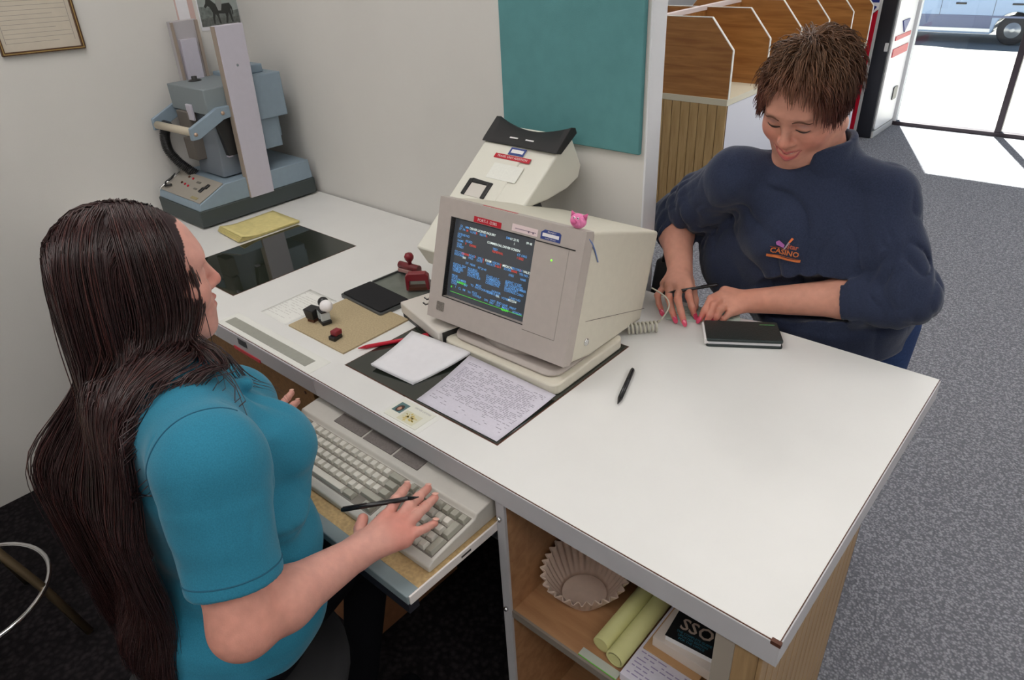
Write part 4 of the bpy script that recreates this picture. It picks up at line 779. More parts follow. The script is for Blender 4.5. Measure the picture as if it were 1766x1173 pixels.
# coiled cord
cd = thing('coiled_cord', 'pale coiled cable hanging behind the monitor', 'cable', (0, 0, 0)); M_cord = mat('cord_beige', rgb(196, 192, 178), 0.5)
pts = []
for i in range(8 * 14 + 1):
    a = 2 * math.pi * i / 14; t_ = i / (8 * 14); pts.append((-0.585 + 0.055 * t_ + 0.004 * math.sin(a), 0.548 + 0.05 * t_, D + 0.0165 + 0.0125 * math.cos(a)) if 0 else (-0.583 + 0.050 * t_ + 0.0105 * math.sin(a) * 0.65, 0.545 + 0.052 * t_ - 0.0105 * math.sin(a) * 0.65, D + 0.0145 + 0.0115 * math.cos(a)))
MB().tube(pts, 0.0028, 8).build('coil', M_cord, cd)
e0 = pts[-1]; MB().tube([Vector(e0).lerp(Vector((-0.575, 0.628, D + 0.085)), t) + Vector((0.03, 0.006, 0.012)) * math.sin(math.pi * t) for t in (i / 16 for i in range(17))], 0.0016, 8).build('cord_end', M_cord, cd)

# ------------------------------------------------------------------ on the shelf
SZ = 0.4752
cf_ = thing('paper_filter_bowl', 'fluted paper coffee filter standing open on the shelf', 'coffee filter', (-0.395, 0.128, SZ))
bm = bmesh.new(); NF = 30; NS = NF * 6; rows = []
for k in range(9):
    t_ = k / 8; r = 0.044 + 0.036 * t_ ** 0.9; z = 0.004 + 0.068 * t_
    rows.append([bm.verts.new(((r + 0.0055 * t_ * math.sin(NF * a) + 0.003 * t_ * math.sin(3 * a + 1)) * math.cos(a), (r + 0.0055 * t_ * math.sin(NF * a) + 0.003 * t_ * math.sin(3 * a + 1)) * math.sin(a), z * (1 + 0.10 * t_ * math.sin(a - 0.6)) + 0.002 * t_ * math.sin(7 * a))) for a in (2 * math.pi * i / NS for i in range(NS))])
for k in range(8):
    for i in range(NS): bm.faces.new((rows[k][i], rows[k][(i + 1) % NS], rows[k + 1][(i + 1) % NS], rows[k + 1][i])).smooth = True
bm.faces.new(rows[0]); me = bpy.data.meshes.new('filter_wall'); bm.normal_update(); bm.to_mesh(me); bm.free()
fo = obj('filter_wall', me, mat('filter_paper', rgb(208, 184, 168), 0.85, noise=0.08, nscale=60), cf_); md = fo.modifiers.new('thick', 'SOLIDIFY'); md.thickness = 0.0012
def roll(x, y0, y1, r, label):
    t = thing('paper_roll', label, 'paper roll', (x, y0, SZ)); M_roll = mat('roll_yellow_green', rgb(206, 204, 142), 0.6, noise=0.06, nscale=40); L_ = y1 - y0
    MB().lathe([(r * 0.72, 0), (r, 0), (r, L_), (r * 0.72, L_), (r * 0.72, 0)], 28, Matrix.Translation((0, 0, r)) @ Matrix.Rotation(-math.pi / 2, 4, 'X')).build('rolled_sheet', M_roll, t)
    MB().lathe([(r * 0.30, 0.004), (r * 0.68, 0.004), (r * 0.68, L_ - 0.004), (r * 0.3, L_ - 0.004), (r * 0.3, 0.004)], 20, Matrix.Translation((0, 0, r)) @ Matrix.Rotation(-math.pi / 2, 4, 'X')).build('roll_core', mat('roll_core', rgb(150, 156, 168), 0.6), t)
    return t
roll(-0.298, 0.045, 0.36, 0.0165, 'yellow-green paper roll lying beside the coffee filter'); roll(-0.263, 0.035, 0.36, 0.0175, 'yellow-green paper roll lying nearest the form stack')
M_edgegl = mat('green_edge_glass', rgb(120, 200, 90), 0.1)
pg = thing('glass_plate', 'clear glass plates with green edges in front of the paper rolls', 'glass plates', (-0.28, 0.014, SZ))
MB().box(-0.045, 0.035, 0, 0.016, 0, 0.003).build('plate', mat('plate_clear', rgb(176, 180, 170), 0.05), pg); MB().box(-0.045, 0.035, -0.001, 0, 0.0005, 0.0025).build('green_edge', M_edgegl, pg)
fs_ = thing('form_stack', 'stack of white printed forms on the shelf', 'paper stack', (0, 0, 0))
MB().box(-0.242, -0.135, 0.02, 0.26, SZ, SZ + 0.018).build('sheets', M_form, fs_, bevel=0.001); printing('form_print', fs_, mat('violet_print', rgb(150, 140, 176), 0.8), -0.235, -0.14, [0.03 + 0.008 * i for i in range(10)], SZ + 0.0184, 21)
ev = MB().box(-0.236, -0.130, 0.085, 0.25, SZ + 0.0184, SZ + 0.0225).build('manila_envelope', mat('manila', rgb(186, 146, 104), 0.8), None, label='tan envelope lying on the form stack', cat='envelope', bevel=0.0005)
wbx = MB().box(-0.226, -0.100, 0.098, 0.25, SZ + 0.0226, SZ + 0.046).build('white_carton', mat('carton_white', rgb(216, 204, 194), 0.7), None, label='flat white carton on the tan envelope', cat='carton', bevel=0.001)
bk = thing('black_book', 'black paperback with large white letters on the shelf carton', 'book', M=Matrix.Translation((-0.206, 0.106, SZ + 0.0465)) @ Matrix.Rotation(0.10, 4, 'Z'))
MB().box(0, 0.085, 0.0, 0.11, 0.0, 0.012).build('pages', M_paper, bk); MB().box(-0.001, 0.0855, -0.001, 0.111, 0.012, 0.0128).build('cover', M_blackp, bk)
BT = Matrix.Translation((0.0425, 0.030, 0.0130)) 
text('lettering', 'SSO', 0.034, BT @ Matrix.Translation((0, 0.006, 0)), mat('cover_white', rgb(196, 178, 164), 0.6), bk, bold=0.0006)
text('lettering', 'DNU', 0.022, BT @ Matrix.Translation((0.004, 0.033, 0)), MATS['cover_white'], bk); MB().box(0.004, 0.03, 0.062, 0.08, 0.0129, 0.0131).build('red_flash', mat('cover_red', rgb(120, 30, 34), 0.6), bk)
for i, s in enumerate(('THE COMPLETE GUIDE', 'UPDATED EDITION', 'FOR THE OFFICE')): text('lettering', s, 0.0062, Matrix.Translation((0.044, 0.0185 - 0.0065 * i, 0.0131)), mat('cover_cyan', rgb(70, 150, 176), 0.6), bk)

# ------------------------------------------------------------------ stools
M_tanseat = mat('tan_vinyl', rgb(176, 144, 92), 0.5, noise=0.06, nscale=40); M_legs = mat('bronze_leg', rgb(120, 104, 80), 0.35, 0.5, 0.7)
st = thing('round_stool', 'round tan stool with chrome foot ring by the left wall', 'stool', (-1.72, -0.69, 0.004))
MB().lathe([(0.0, 0.555), (0.15, 0.555), (0.172, 0.565), (0.178, 0.585), (0.170, 0.604), (0.13, 0.612), (0.0, 0.615)], 40).build('seat', M_tanseat, st)
MB().lathe([(0.179, 0.540), (0.181, 0.540), (0.181, 0.572), (0.179, 0.572)], 40).build('seat_band', mat('seat_side', rgb(104, 74, 46), 0.6), st)
MB().tube([(0.192 * math.cos(a), 0.192 * math.sin(a), 0.2) for a in (2 * math.pi * i / 48 for i in range(49))], 0.0065, 10, cap=False).build('foot_ring', M_chrome, st)
for k in range(4):
    a = math.pi / 4 + k * math.pi / 2 + 0.15; MB().tube([(0.06 * math.cos(a), 0.06 * math.sin(a), 0.545), (0.185 * math.cos(a), 0.185 * math.sin(a), 0.2), (0.235 * math.cos(a), 0.235 * math.sin(a), 0.01)], 0.011, 10).build('leg', M_legs, st)
cst = thing('clerk_stool', 'dark swivel stool under the seated clerk', 'stool', (-0.74, -0.41, 0.004))
MB().lathe([(0.0, 0.48), (0.17, 0.48), (0.19, 0.49), (0.19, 0.505), (0.165, 0.52), (0.0, 0.525)], 36).build('seat', mat('dark_fabric', (0.02, 0.02, 0.022), 0.9), cst)
MB().lathe([(0.03, 0.10), (0.03, 0.48)], 16).build('column', M_blackp, cst)
for k in range(5):
    a = 2 * math.pi * k / 5 + 0.3; MB().tube([(0.02 * math.cos(a), 0.02 * math.sin(a), 0.11), (0.25 * math.cos(a), 0.25 * math.sin(a), 0.07)], [0.022, 0.014], 8).build('base_spoke', M_blackp, cst)
    MB().lathe([(0.02, -0.012), (0.025, 0), (0.02, 0.012)], 14, Matrix.Translation((0.25 * math.cos(a), 0.25 * math.sin(a), 0.028)) @ Matrix.Rotation(math.pi / 2, 4, 'X')).build('caster', M_blackp, cst)
# ------------------------------------------------------------------ smooth-blend surface builder for people and cloth
F = np.float32
def V3(*a): return np.array(a, F)
def cone(a, b, ra, rb):                       # rounded, tapering limb
    a = np.array(a, F); b = np.array(b, F); d = b - a; L2 = float(d @ d) + 1e-12
    def f(P):
        t = np.clip(((P - a) @ d) / L2, 0, 1)
        q = P - a - t[:, None] * d
        return np.sqrt(np.einsum('ij,ij->i', q, q)) - (ra + (rb - ra) * t)
    return f
def ell(c, r, R=None):
    c = np.array(c, F); r = np.array(r, F); R = None if R is None else np.array(R, F)
    def f(P):
        q = P - c
        if R is not None: q = q @ R            # columns of R are the ellipsoid axes
        q = q / r; k0 = np.sqrt(np.einsum('ij,ij->i', q, q)); q = q / r; k1 = np.sqrt(np.einsum('ij,ij->i', q, q)) + 1e-9
        return k0 * (k0 - 1) / k1
    return f
def disc(a, b, ra, rb, rd=0.004):              # capped cone, flat ends (cuffs, hems)
    a = np.array(a, F); b = np.array(b, F); d = b - a; L = float(np.linalg.norm(d)); u = d / L
    def f(P):
        q = P - a; h = q @ u; rad = np.sqrt(np.maximum((q * q).sum(1) - h * h, 0)); t = np.clip(h / L, 0, 1)
        dx = rad - (ra + (rb - ra) * t) + rd; dy = np.abs(h - L / 2) - L / 2 + rd
        return np.sqrt(np.maximum(dx, 0) ** 2 + np.maximum(dy, 0) ** 2) + np.minimum(np.maximum(dx, dy), 0) - rd
    return f
def half(p, n):                                # half space, inside where (P-p).n < 0
    p = np.array(p, F); n = np.array(n, F); n = n / np.linalg.norm(n)
    return lambda P: (P - p) @ n
class Sdf:
    def __init__(s): s.p = []; s.disp = None
    def u(s, f, k=0.01): s.p.append((0, f, k)); return s
    def sub(s, f, k=0.005): s.p.append((1, f, k)); return s
    def cut(s, f, k=0.003): s.p.append((2, f, k)); return s
    def __call__(s, P, use=None):
        d = None
        for i, (op, f, k) in enumerate(s.p):
            if use is not None and not use[i]: continue
            e = f(P)
            if d is None:
                d = e if op == 0 else np.full(len(P), 1.0, F)
                if op == 0: continue
            if op == 0:
                h = np.clip(0.5 + 0.5 * (d - e) / k, 0, 1); d = d + (e - d) * h - k * h * (1 - h)
            elif op == 1:
                e = -e; h = np.clip(0.5 + 0.5 * (e - d) / k, 0, 1); d = d + (e - d) * h + k * h * (1 - h)
            else:
                h = np.clip(0.5 + 0.5 * (e - d) / k, 0, 1); d = d + (e - d) * h + k * h * (1 - h)
        if s.disp is not None:
            nr = np.abs(d) < 0.02
            if nr.any(): d[nr] += s.disp(P[nr])
        return d
    def mesh(s, lo, hi, h, B=11):
        lo = np.array(lo, F); hi = np.array(hi, F); S = B * h
        nb = np.ceil((hi - lo) / S).astype(int)
        gi = np.stack(np.meshgrid(*[np.arange(n) for n in nb], indexing='ij'), -1).reshape(-1, 3)
        cen = lo + (gi + 0.5) * S
        dist = np.stack([f(cen.astype(F)) for (_, f, _) in s.p], 1); rad = S * 0.87
        ops = np.array([p[0] for p in s.p]); ks = np.array([p[2] for p in s.p])
        md = np.where(ops[None] == 0, dist, 9).min(1)
        keep = md < rad * 1.6 + 0.03
        d0 = s(cen[keep].astype(F)); kk = np.where(keep)[0]; kk = kk[np.abs(d0) < rad * 1.12 + 0.010]
        use_all = np.where(ops[None] == 0, dist < md[:, None] + 2.1 * rad + 1.2 * ks[None], dist < rad * 1.2 + 1.5 * ks[None] + 0.01)
        use_all[:, ops == 2] = True
        g = np.arange(B + 1); loc = np.stack(np.meshgrid(g, g, g, indexing='ij'), -1).reshape(-1, 3)
        Nn = nb * B + 3; key = lambda c: (c[:, 0].astype(np.int64) * Nn[1] + c[:, 1]) * Nn[2] + c[:, 2]
        VK, VP, Q = [], [], []
        co = np.array([(0, 0, 0), (1, 0, 0), (0, 1, 0), (1, 1, 0), (0, 0, 1), (1, 0, 1), (0, 1, 1), (1, 1, 1)])
        ed = [(0, 1), (2, 3), (4, 5), (6, 7), (0, 2), (1, 3), (4, 6), (5, 7), (0, 4), (1, 5), (2, 6), (3, 7)]
        for bi in kk:
            base = gi[bi] * B; P = (lo + (base + loc) * h).astype(F)
            D_ = s(P, use_all[bi]).reshape(B + 1, B + 1, B + 1)
            ins = D_ < 0
            if ins.all() or not ins.any(): continue
            cs_ = np.stack([D_[a:a + B, b:b + B, c:c + B] for a, b, c in co], -1)
            sg = cs_ < 0; act = sg.any(-1) & ~sg.all(-1)
            idx = np.argwhere(act); cv = cs_[act]; acc = np.zeros((len(idx), 3)); cnt = np.zeros(len(idx))
            for a, b in ed:
                x = (cv[:, a] < 0) != (cv[:, b] < 0); t = np.where(x, cv[:, a] / np.where(x, cv[:, a] - cv[:, b], 1), 0)
                acc += np.where(x[:, None], co[a] + t[:, None] * (co[b] - co[a]), 0); cnt += x
            VK.append(key(idx + base)); VP.append(lo + (idx + base + acc / cnt[:, None]) * h)
            for ax in range(3):
                sl0 = [slice(0, B)] * 3; sl1 = [slice(0, B)] * 3; sl1[ax] = slice(1, B + 1)
                A_, B_ = ins[tuple(sl0)], ins[tuple(sl1)]; x = np.argwhere(A_ != B_)
                if not len(x): continue
                flip = A_[tuple(x.T)]; u_, v_ = [(1, 2), (2, 0), (0, 1)][ax]
                eu = np.zeros(3, int); eu[u_] = 1; ev_ = np.zeros(3, int); ev_[v_] = 1; x = x + base
                q = np.stack([key(x - eu - ev_), key(x - ev_), key(x), key(x - eu)], 1); q[~flip] = q[~flip][:, ::-1]
                ok = ((x - eu - ev_) >= 0).all(1); Q.append(q[ok])
        VK = np.concatenate(VK); VP = np.concatenate(VP); Q = np.concatenate(Q)
        o = np.argsort(VK); VK = VK[o]; VP = VP[o]; i = np.searchsorted(VK, Q); i = np.clip(i, 0, len(VK) - 1)
        good = (VK[i] == Q).all(1); return VP, i[good]
def relax(VP, Q, n=2, w=0.5):
    for _ in range(n):
        s = np.zeros_like(VP); c = np.zeros(len(VP))
        for a in range(4):
            for b in ((a + 1) % 4, (a + 3) % 4):
                np.add.at(s, Q[:, a], VP[Q[:, b]]); np.add.at(c, Q[:, a], 1)
        VP = VP + w * (s / np.maximum(c, 1)[:, None] - VP)
    return VP
def np_mesh(name, VP, Q, col=None):
    me = bpy.data.meshes.new(name); n = Q.shape[1]
    me.vertices.add(len(VP)); me.vertices.foreach_set('co', VP.astype(F).ravel())
    me.loops.add(Q.size); me.loops.foreach_set('vertex_index', Q.astype(np.int32).ravel())
    me.polygons.add(len(Q)); me.polygons.foreach_set('loop_start', np.arange(0, Q.size, n, dtype=np.int32))
    me.polygons.foreach_set('use_smooth', np.ones(len(Q), bool))
    if col is not None:
        at = me.attributes.new('Col', 'FLOAT_COLOR', 'POINT'); at.data.foreach_set('color', np.c_[col, np.ones(len(col))].astype(F).ravel())
    me.update(); me.validate(); return me
def grad(f, P, e=0.002):
    g = np.stack([f(P + V3(e, 0, 0)) - f(P - V3(e, 0, 0)), f(P + V3(0, e, 0)) - f(P - V3(0, e, 0)), f(P + V3(0, 0, e)) - f(P - V3(0, 0, e))], 1)
    return g / (np.linalg.norm(g, axis=1, keepdims=True) + 1e-9)
NZ = {}
def smooth_noise(P, s, seed):
    if (s, seed) not in NZ:
        rs = np.random.RandomState(seed); k = rs.normal(size=(3, 5)); k = k / np.linalg.norm(k, axis=0) * s * rs.uniform(0.6, 1.5, 5); NZ[(s, seed)] = (k.astype(F), rs.uniform(0, 6.28, 5).astype(F))
    k, ph = NZ[(s, seed)]; return np.sin(P @ k + ph).sum(1) / 2.6
def vmat(name, rough, spec=0.4, nscale=0, namt=0.0, bump=0.0, bscale=300, sss=0.0, sheen=0.0):
    m = bpy.data.materials.new(name); m.use_nodes = True; MATS[name] = m; N = m.node_tree.nodes; L = m.node_tree.links; b = N['Principled BSDF']
    a = N.new('ShaderNodeAttribute'); a.attribute_name = 'Col'; out = a.outputs['Color']
    tc = N.new('ShaderNodeTexCoord')
    if namt:
        n = N.new('ShaderNodeTexNoise'); n.inputs['Scale'].default_value = nscale; n.inputs['Detail'].default_value = 4; L.new(tc.outputs['Object'], n.inputs['Vector'])
        mr = N.new('ShaderNodeMapRange'); mr.inputs[1].default_value = 0.3; mr.inputs[2].default_value = 0.7; mr.inputs[3].default_value = 1 - namt; mr.inputs[4].default_value = 1 + namt; L.new(n.outputs['Fac'], mr.inputs[0])
        mx = N.new('ShaderNodeVectorMath'); mx.operation = 'SCALE'; L.new(out, mx.inputs[0]); L.new(mr.outputs[0], mx.inputs['Scale']); out = mx.outputs[0]
    L.new(out, b.inputs['Base Color']); b.inputs['Roughness'].default_value = rough; b.inputs['Specular IOR Level'].default_value = spec
    if sss: b.inputs['Subsurface Weight'].default_value = sss; b.inputs['Subsurface Radius'].default_value = (1.0, 0.35, 0.2); b.inputs['Subsurface Scale'].default_value = 0.006
    if sheen: b.inputs['Sheen Weight'].default_value = sheen; b.inputs['Sheen Roughness'].default_value = 0.4
    if bump:
        n2 = N.new('ShaderNodeTexNoise'); n2.inputs['Scale'].default_value = bscale; n2.inputs['Detail'].default_value = 3; L.new(tc.outputs['Object'], n2.inputs['Vector'])
        bp = N.new('ShaderNodeBump'); bp.inputs['Strength'].default_value = bump; bp.inputs['Distance'].default_value = 0.002; L.new(n2.outputs['Fac'], bp.inputs['Height']); L.new(bp.outputs[0], b.inputs['Normal'])
    return m
def basis(fwd, upv):                           # columns: right, forward, up
    f = np.array(fwd, float); f /= np.linalg.norm(f); u = np.array(upv, float); u -= f * (u @ f); u /= np.linalg.norm(u); return np.stack([np.cross(f, u), f, u], 1)

def head(S, O, R, smile=0.0, sc=1.0, jaw=1.0):
    """adds a head to the surface S. O eye-level centre, R columns right/forward/up"""
    W = lambda x, y, z: tuple(np.array(O) + R @ (np.array((x, y, z)) * sc)); r = lambda v: v * sc
    E = lambda c, q, k: S.u(ell(W(*c), np.array(q) * sc, R), k)
    E((0, -0.018, 0.038), (0.074, 0.094, 0.080), 0.01)                    # cranium
    E((0, 0.030, 0.020), (0.064, 0.060, 0.062), 0.03)                     # forehead
    E((0, 0.028, -0.045), (0.058 * jaw, 0.058, 0.070), 0.03)              # mid face
    for s in (-1, 1):
        S.u(cone(W(s * 0.050 * jaw, -0.005, -0.055), W(s * 0.020, 0.062, -0.100), r(0.024), r(0.018)), 0.03)   # jaw line
        E((s * 0.036, 0.064, -0.034), (0.026, 0.020, 0.024), 0.022)                    # cheek
        S.u(cone(W(s * 0.062, 0.025, -0.018), W(s * 0.042, 0.062, -0.022), r(0.012), r(0.012)), 0.025)          # cheek bone
    E((0, 0.074, -0.102), (0.020, 0.017, 0.016), 0.022)                   # chin
    S.u(cone(W(-0.034, 0.077, 0.020), W(0.034, 0.077, 0.020), r(0.012), r(0.012)), 0.022)       # brow
    E((0, 0.080, -0.068), (0.026, 0.014, 0.020), 0.02)                    # muzzle
    S.cut(lambda P: np.full(len(P), -1.0, F)) if 0 else None
    for s in (-1, 1): S.sub(ell(W(s * 0.031, 0.098, 0.002), np.array((0.019, 0.014, 0.012)) * sc, R), 0.014)
    for s in (-1, 1): S.u(ell(W(s * 0.031, 0.0735, -0.001), np.array((0.0145, 0.0135, 0.0115)) * sc, R), 0.006)    # lids over the eyes
    S.u(cone(W(0, 0.083, 0.012), W(0, 0.104, -0.030), r(0.0075), r(0.0100)), 0.010)             # nose
    E((0, 0.102, -0.033), (0.0115, 0.0105, 0.0095), 0.006)
    for s in (-1, 1): S.u(ell(W(s * 0.0125, 0.093, -0.036), np.array((0.0075, 0.0095, 0.007)) * sc, R), 0.005)
    for s in (-1, 1): S.sub(ell(W(s * 0.0065, 0.098, -0.0435), np.array((0.0035, 0.005, 0.003)) * sc, R), 0.003)
    m = smile
    for s in (-1, 1):
        S.u(cone(W(0, 0.0955, -0.0615), W(s * (0.022 + 0.007 * m), 0.084 - 0.004 * m, -0.066 + 0.009 * m), r(0.0050), r(0.0028)), 0.005)    # upper lip
        S.u(cone(W(0, 0.0925, -0.0735 - 0.004 * m), W(s * (0.020 + 0.008 * m), 0.083 - 0.004 * m, -0.068 + 0.009 * m), r(0.0062), r(0.0030)), 0.005)
        S.sub(cone(W(0, 0.0995, -0.0672 - 0.002 * m), W(s * (0.023 + 0.006 * m), 0.087 - 0.003 * m, -0.0665 + 0.009 * m), r(0.0022 + 0.0022 * m), r(0.0014)), 0.003)
        S.u(ell(W(s * 0.075, -0.012, -0.008), np.array((0.008, 0.019, 0.030)) * sc, R), 0.006)                     # ear
        S.sub(ell(W(s * 0.084, -0.008, -0.004), np.array((0.006, 0.010, 0.017)) * sc, R), 0.006)
    return W
def fingers(S, chains, r0, side=None):
    for ch in chains:
        for i in range(len(ch) - 1):
            ra = r0 * (1.0 - 0.09 * i); S.u(cone(ch[i], ch[i + 1], ra, ra * 0.91), 0.004)
SKIN = np.array(rgb(214, 150, 128)); 
def paint(base, VP, spots):
    c = np.tile(np.array(base, float), (len(VP), 1))
    for (p, rad, colr, amt) in spots:
        w = np.exp(-((VP - np.array(p)) ** 2).sum(1) / rad ** 2)[:, None] * amt; c = c * (1 - w) + np.array(colr) * w
    return c
def strands(paths, rad, name, m, parent, cols):
    """paths N x T x 3, thin three-sided tubes"""
    N_, T, _ = paths.shape; t = np.gradient(paths, axis=1); t /= np.linalg.norm(t, axis=2, keepdims=True) + 1e-9
    ref = np.array([0.31, 0.77, 0.55]); a = np.cross(t, ref); a /= np.linalg.norm(a, axis=2, keepdims=True) + 1e-9; b = np.cross(t, a)
    tt = np.linspace(0, 1, T); rr = (rad[:, None] * np.clip(1.12 - tt ** 3, 0.25, 1)[None])[:, :, None]
    ring = [paths + rr * (a * math.cos(k * 2.0944) + b * math.sin(k * 2.0944)) for k in range(3)]
    VP = np.stack(ring, 2).reshape(-1, 3)
    i = np.arange(N_)[:, None, None] * (T * 3) + np.arange(T - 1)[None, :, None] * 3; k = np.arange(3)[None, None]; k2 = (k + 1) % 3
    Q = np.stack([i + k, i + k2, i + 3 + k2, i + 3 + k], -1).reshape(-1, 4)
    C_ = np.repeat(cols, T * 3, axis=0); return obj(name, np_mesh(name, VP, Q, C_), m, parent)
def comb(roots, dirs, T, step, obst, offs, stiff, grav, rs, wob=0.0):
    """grows strands: momentum, gravity and sliding over the obstacle surface"""
    P = roots.astype(F).copy(); d = dirs.astype(F).copy(); out = [P.copy()]
    for i in range(T - 1):
        g = grav(P) if callable(grav) else grav
        d = d * stiff + g * (1 - stiff) + (rs.normal(size=d.shape) * wob).astype(F); d /= np.linalg.norm(d, axis=1, keepdims=True)
        Q = P + d * step[:, None]
        for _ in range(2):
            D_ = obst(Q); pen = offs[:, i] - D_; bad = pen > 0
            if bad.any(): n = grad(obst, Q[bad]); Q[bad] += n * pen[bad, None]
        Q = Q.astype(F); nd = Q - P; l = np.linalg.norm(nd, axis=1, keepdims=True) + 1e-9; d = nd / l; Q = P + d * step[:, None]; P = Q; out.append(P.copy())
    return np.stack(out, 1)
# ------------------------------------------------------------------ people
M_skin = vmat('skin', 0.55, 0.35, nscale=60, namt=0.07, bump=0.12, bscale=500, sss=0.12)
M_hairA = vmat('dark_brown_hair', 0.34, 0.6); M_hairB = vmat('short_brown_hair', 0.42, 0.5)
M_shirtA = vmat('turquoise_pique', 0.9, 0.15, nscale=500, namt=0.10, bump=0.25, bscale=900, sheen=0.15)
M_shirtB = vmat('navy_fleece', 0.95, 0.1, nscale=350, namt=0.15, bump=0.35, bscale=600, sheen=0.25)
def fold(P, c, k, wl, amp, rad, ph=0.0):
    q = P - V3(*c); r2 = np.einsum('ij,ij->i', q, q); o = np.zeros(len(P), F); m = r2 < (2.1 * rad) ** 2
    if m.any():
        q = q[m]; k = np.array(k, F); k = k / np.linalg.norm(k)
        s = np.sin(q @ k * (6.2832 / wl) + ph + 1.2 * smooth_noise(P[m], 14, int(wl * 1e4) % 97)); o[m] = amp * np.exp(-r2[m] / rad ** 2) * (np.abs(s) ** 1.5 * np.sign(s))
    return o
def crease(P, s, seed, sharp=3.0):                     # irregular cloth creases from warped noise
    w = P + 0.012 * np.stack([smooth_noise(P, 50, seed + 1), smooth_noise(P, 50, seed + 2), smooth_noise(P, 50, seed + 3)], 1).astype(F)
    return (1 - np.abs(np.tanh(sharp * smooth_noise(w, s, seed)))) 
def near(P, c, rad): q = P - V3(*c); return np.exp(-np.einsum('ij,ij->i', q, q) / rad ** 2)
def nail(parent, tip, prev, upv, size, m):
    t = Vector(tip); d = (t - Vector(prev)).normalized(); u = Vector(upv); u = (u - d * u.dot(d)).normalized(); x = d.cross(u)
    Mx = Matrix(((x[0], d[0], u[0], 0), (x[1], d[1], u[1], 0), (x[2], d[2], u[2], 0), (0, 0, 0, 1))); c = t + u * size[2] + d * size[3]
    ball((0, 0, 0), 1.0, n=10).__class__
    mb = MB().lathe([(max(1e-5, math.sin(math.pi * i / 10)), -math.cos(math.pi * i / 10)) for i in range(11)], 12, Matrix.Translation(c) @ Mx @ Matrix.Diagonal((size[0], size[1], 0.0016, 1)))
    return mb.build('fingernail', m, parent)

def second(o, vmask, Q, m):                     # lower clothing worn on the same continuous figure
    o.data.materials.append(m); o.data.polygons.foreach_set('material_index', vmask[Q].all(1).astype(np.int32))
# ================================================================== the seated clerk
pa = thing('person', 'person with long dark hair in a turquoise polo shirt seated typing at the keyboard', 'person', (0, 0, 0))
HA = np.array((-0.872, -0.305, 1.192)); RA = basis((0.20, 0.97, -0.04), (0.02, 0.02, 1))
Rs, Re, Rw = (-0.620, -0.377, 1.025), (-0.550, -0.428, 0.818), (-0.5848, -0.2281, 0.757)
Ls, Le, Lw = (-0.985, -0.310, 1.025), (-1.060, -0.365, 0.830), (-0.985, -0.165, 0.772)
A_idx = [(-0.5875, -0.1549, 0.778), (-0.5989, -0.1259, 0.788), (-0.6177, -0.0964, 0.775), (-0.6392, -0.0697, 0.757)]
A_mid = [(-0.5655, -0.1548, 0.780), (-0.5698, -0.1203, 0.790), (-0.5834, -0.0896, 0.778), (-0.6060, -0.0507, 0.756)]
A_rng = [(-0.5501, -0.1553, 0.776), (-0.5485, -0.1267, 0.784), (-0.5618, -0.0944, 0.772), (-0.5817, -0.0571, 0.753)]
A_pky = [(-0.5393, -0.1614, 0.766), (-0.5326, -0.1420, 0.770), (-0.5339, -0.1217, 0.762), (-0.5399, -0.0972, 0.750)]
A_thm = [(-0.6000, -0.2056, 0.757), (-0.6180, -0.1900, 0.762), (-0.6270, -0.1760, 0.768)]
LA = [[(-0.995, -0.115, 0.777), (-1.0037, -0.086, 0.782), (-1.022, -0.060, 0.777), (-1.0406, -0.039, 0.770)], [(-0.977, -0.114, 0.775), (-0.9849, -0.083, 0.778), (-1.000, -0.060, 0.770), (-1.0186, -0.0417, 0.758)],
      [(-1.010, -0.118, 0.772), (-1.022, -0.092, 0.772), (-1.035, -0.07, 0.762)], [(-0.962, -0.115, 0.768), (-0.967, -0.088, 0.765), (-0.975, -0.068, 0.753)]]
SA = Sdf(); WA = head(SA, HA, RA, 0.0, 0.95)
nb = (-0.825, -0.343, 1.050)
SA.u(cone(WA(0, -0.022, -0.055), nb, 0.052, 0.056), 0.02)
SA.u(ell((-0.795, -0.345, 0.92), (0.150, 0.085, 0.13)), 0.04).u(cone(nb, Rs, 0.050, 0.05), 0.04).u(cone(nb, Ls, 0.050, 0.05), 0.04)
SA.u(ell((-0.765, -0.33, 0.76), (0.115, 0.080, 0.14)), 0.05).u(ell((-0.75, -0.40, 0.62), (0.15, 0.13, 0.075)), 0.05)
for s in (-1, 1): SA.u(cone((-0.78 + s * 0.080, -0.38, 0.605), (-0.88 + s * 0.09, -0.07, 0.568), 0.072, 0.056), 0.04).u(cone((-0.88 + s * 0.09, -0.07, 0.568), (-0.86 + s * 0.09, -0.20, 0.12), 0.050, 0.034), 0.03).u(cone((-0.86 + s * 0.09, -0.22, 0.05), (-0.87 + s * 0.10, -0.06, 0.038), 0.034, 0.028), 0.02)
def limb(S, s, e, w, rs):
    S.u(cone(s, e, rs[0], rs[1]), 0.02); m = tuple(np.array(e) * 0.68 + np.array(w) * 0.32); S.u(cone(e, m, rs[1] * 0.93, rs[2]), 0.02).u(cone(m, w, rs[2], rs[3]), 0.02)
limb(SA, Rs, Re, Rw, (0.050, 0.043, 0.042, 0.027)); limb(SA, Ls, Le, Lw, (0.056, 0.047, 0.042, 0.028))
def palm(S, w, kn, r=0.0145):
    for k in kn: S.u(cone(w, k, r * 1.35, r), 0.012)
palm(SA, Rw, [A_idx[0], A_mid[0], A_rng[0], A_pky[0]]); palm(SA, Lw, [c[0] for c in LA])
SA.u(cone(Rw, A_thm[0], 0.019, 0.015), 0.012)
for ch, r in ((A_idx, 0.0100), (A_mid, 0.0102), (A_rng, 0.0098), (A_pky, 0.0086), (A_thm, 0.0112)): fingers(SA, [ch], r)
for ch in LA: fingers(SA, [ch], 0.0088)
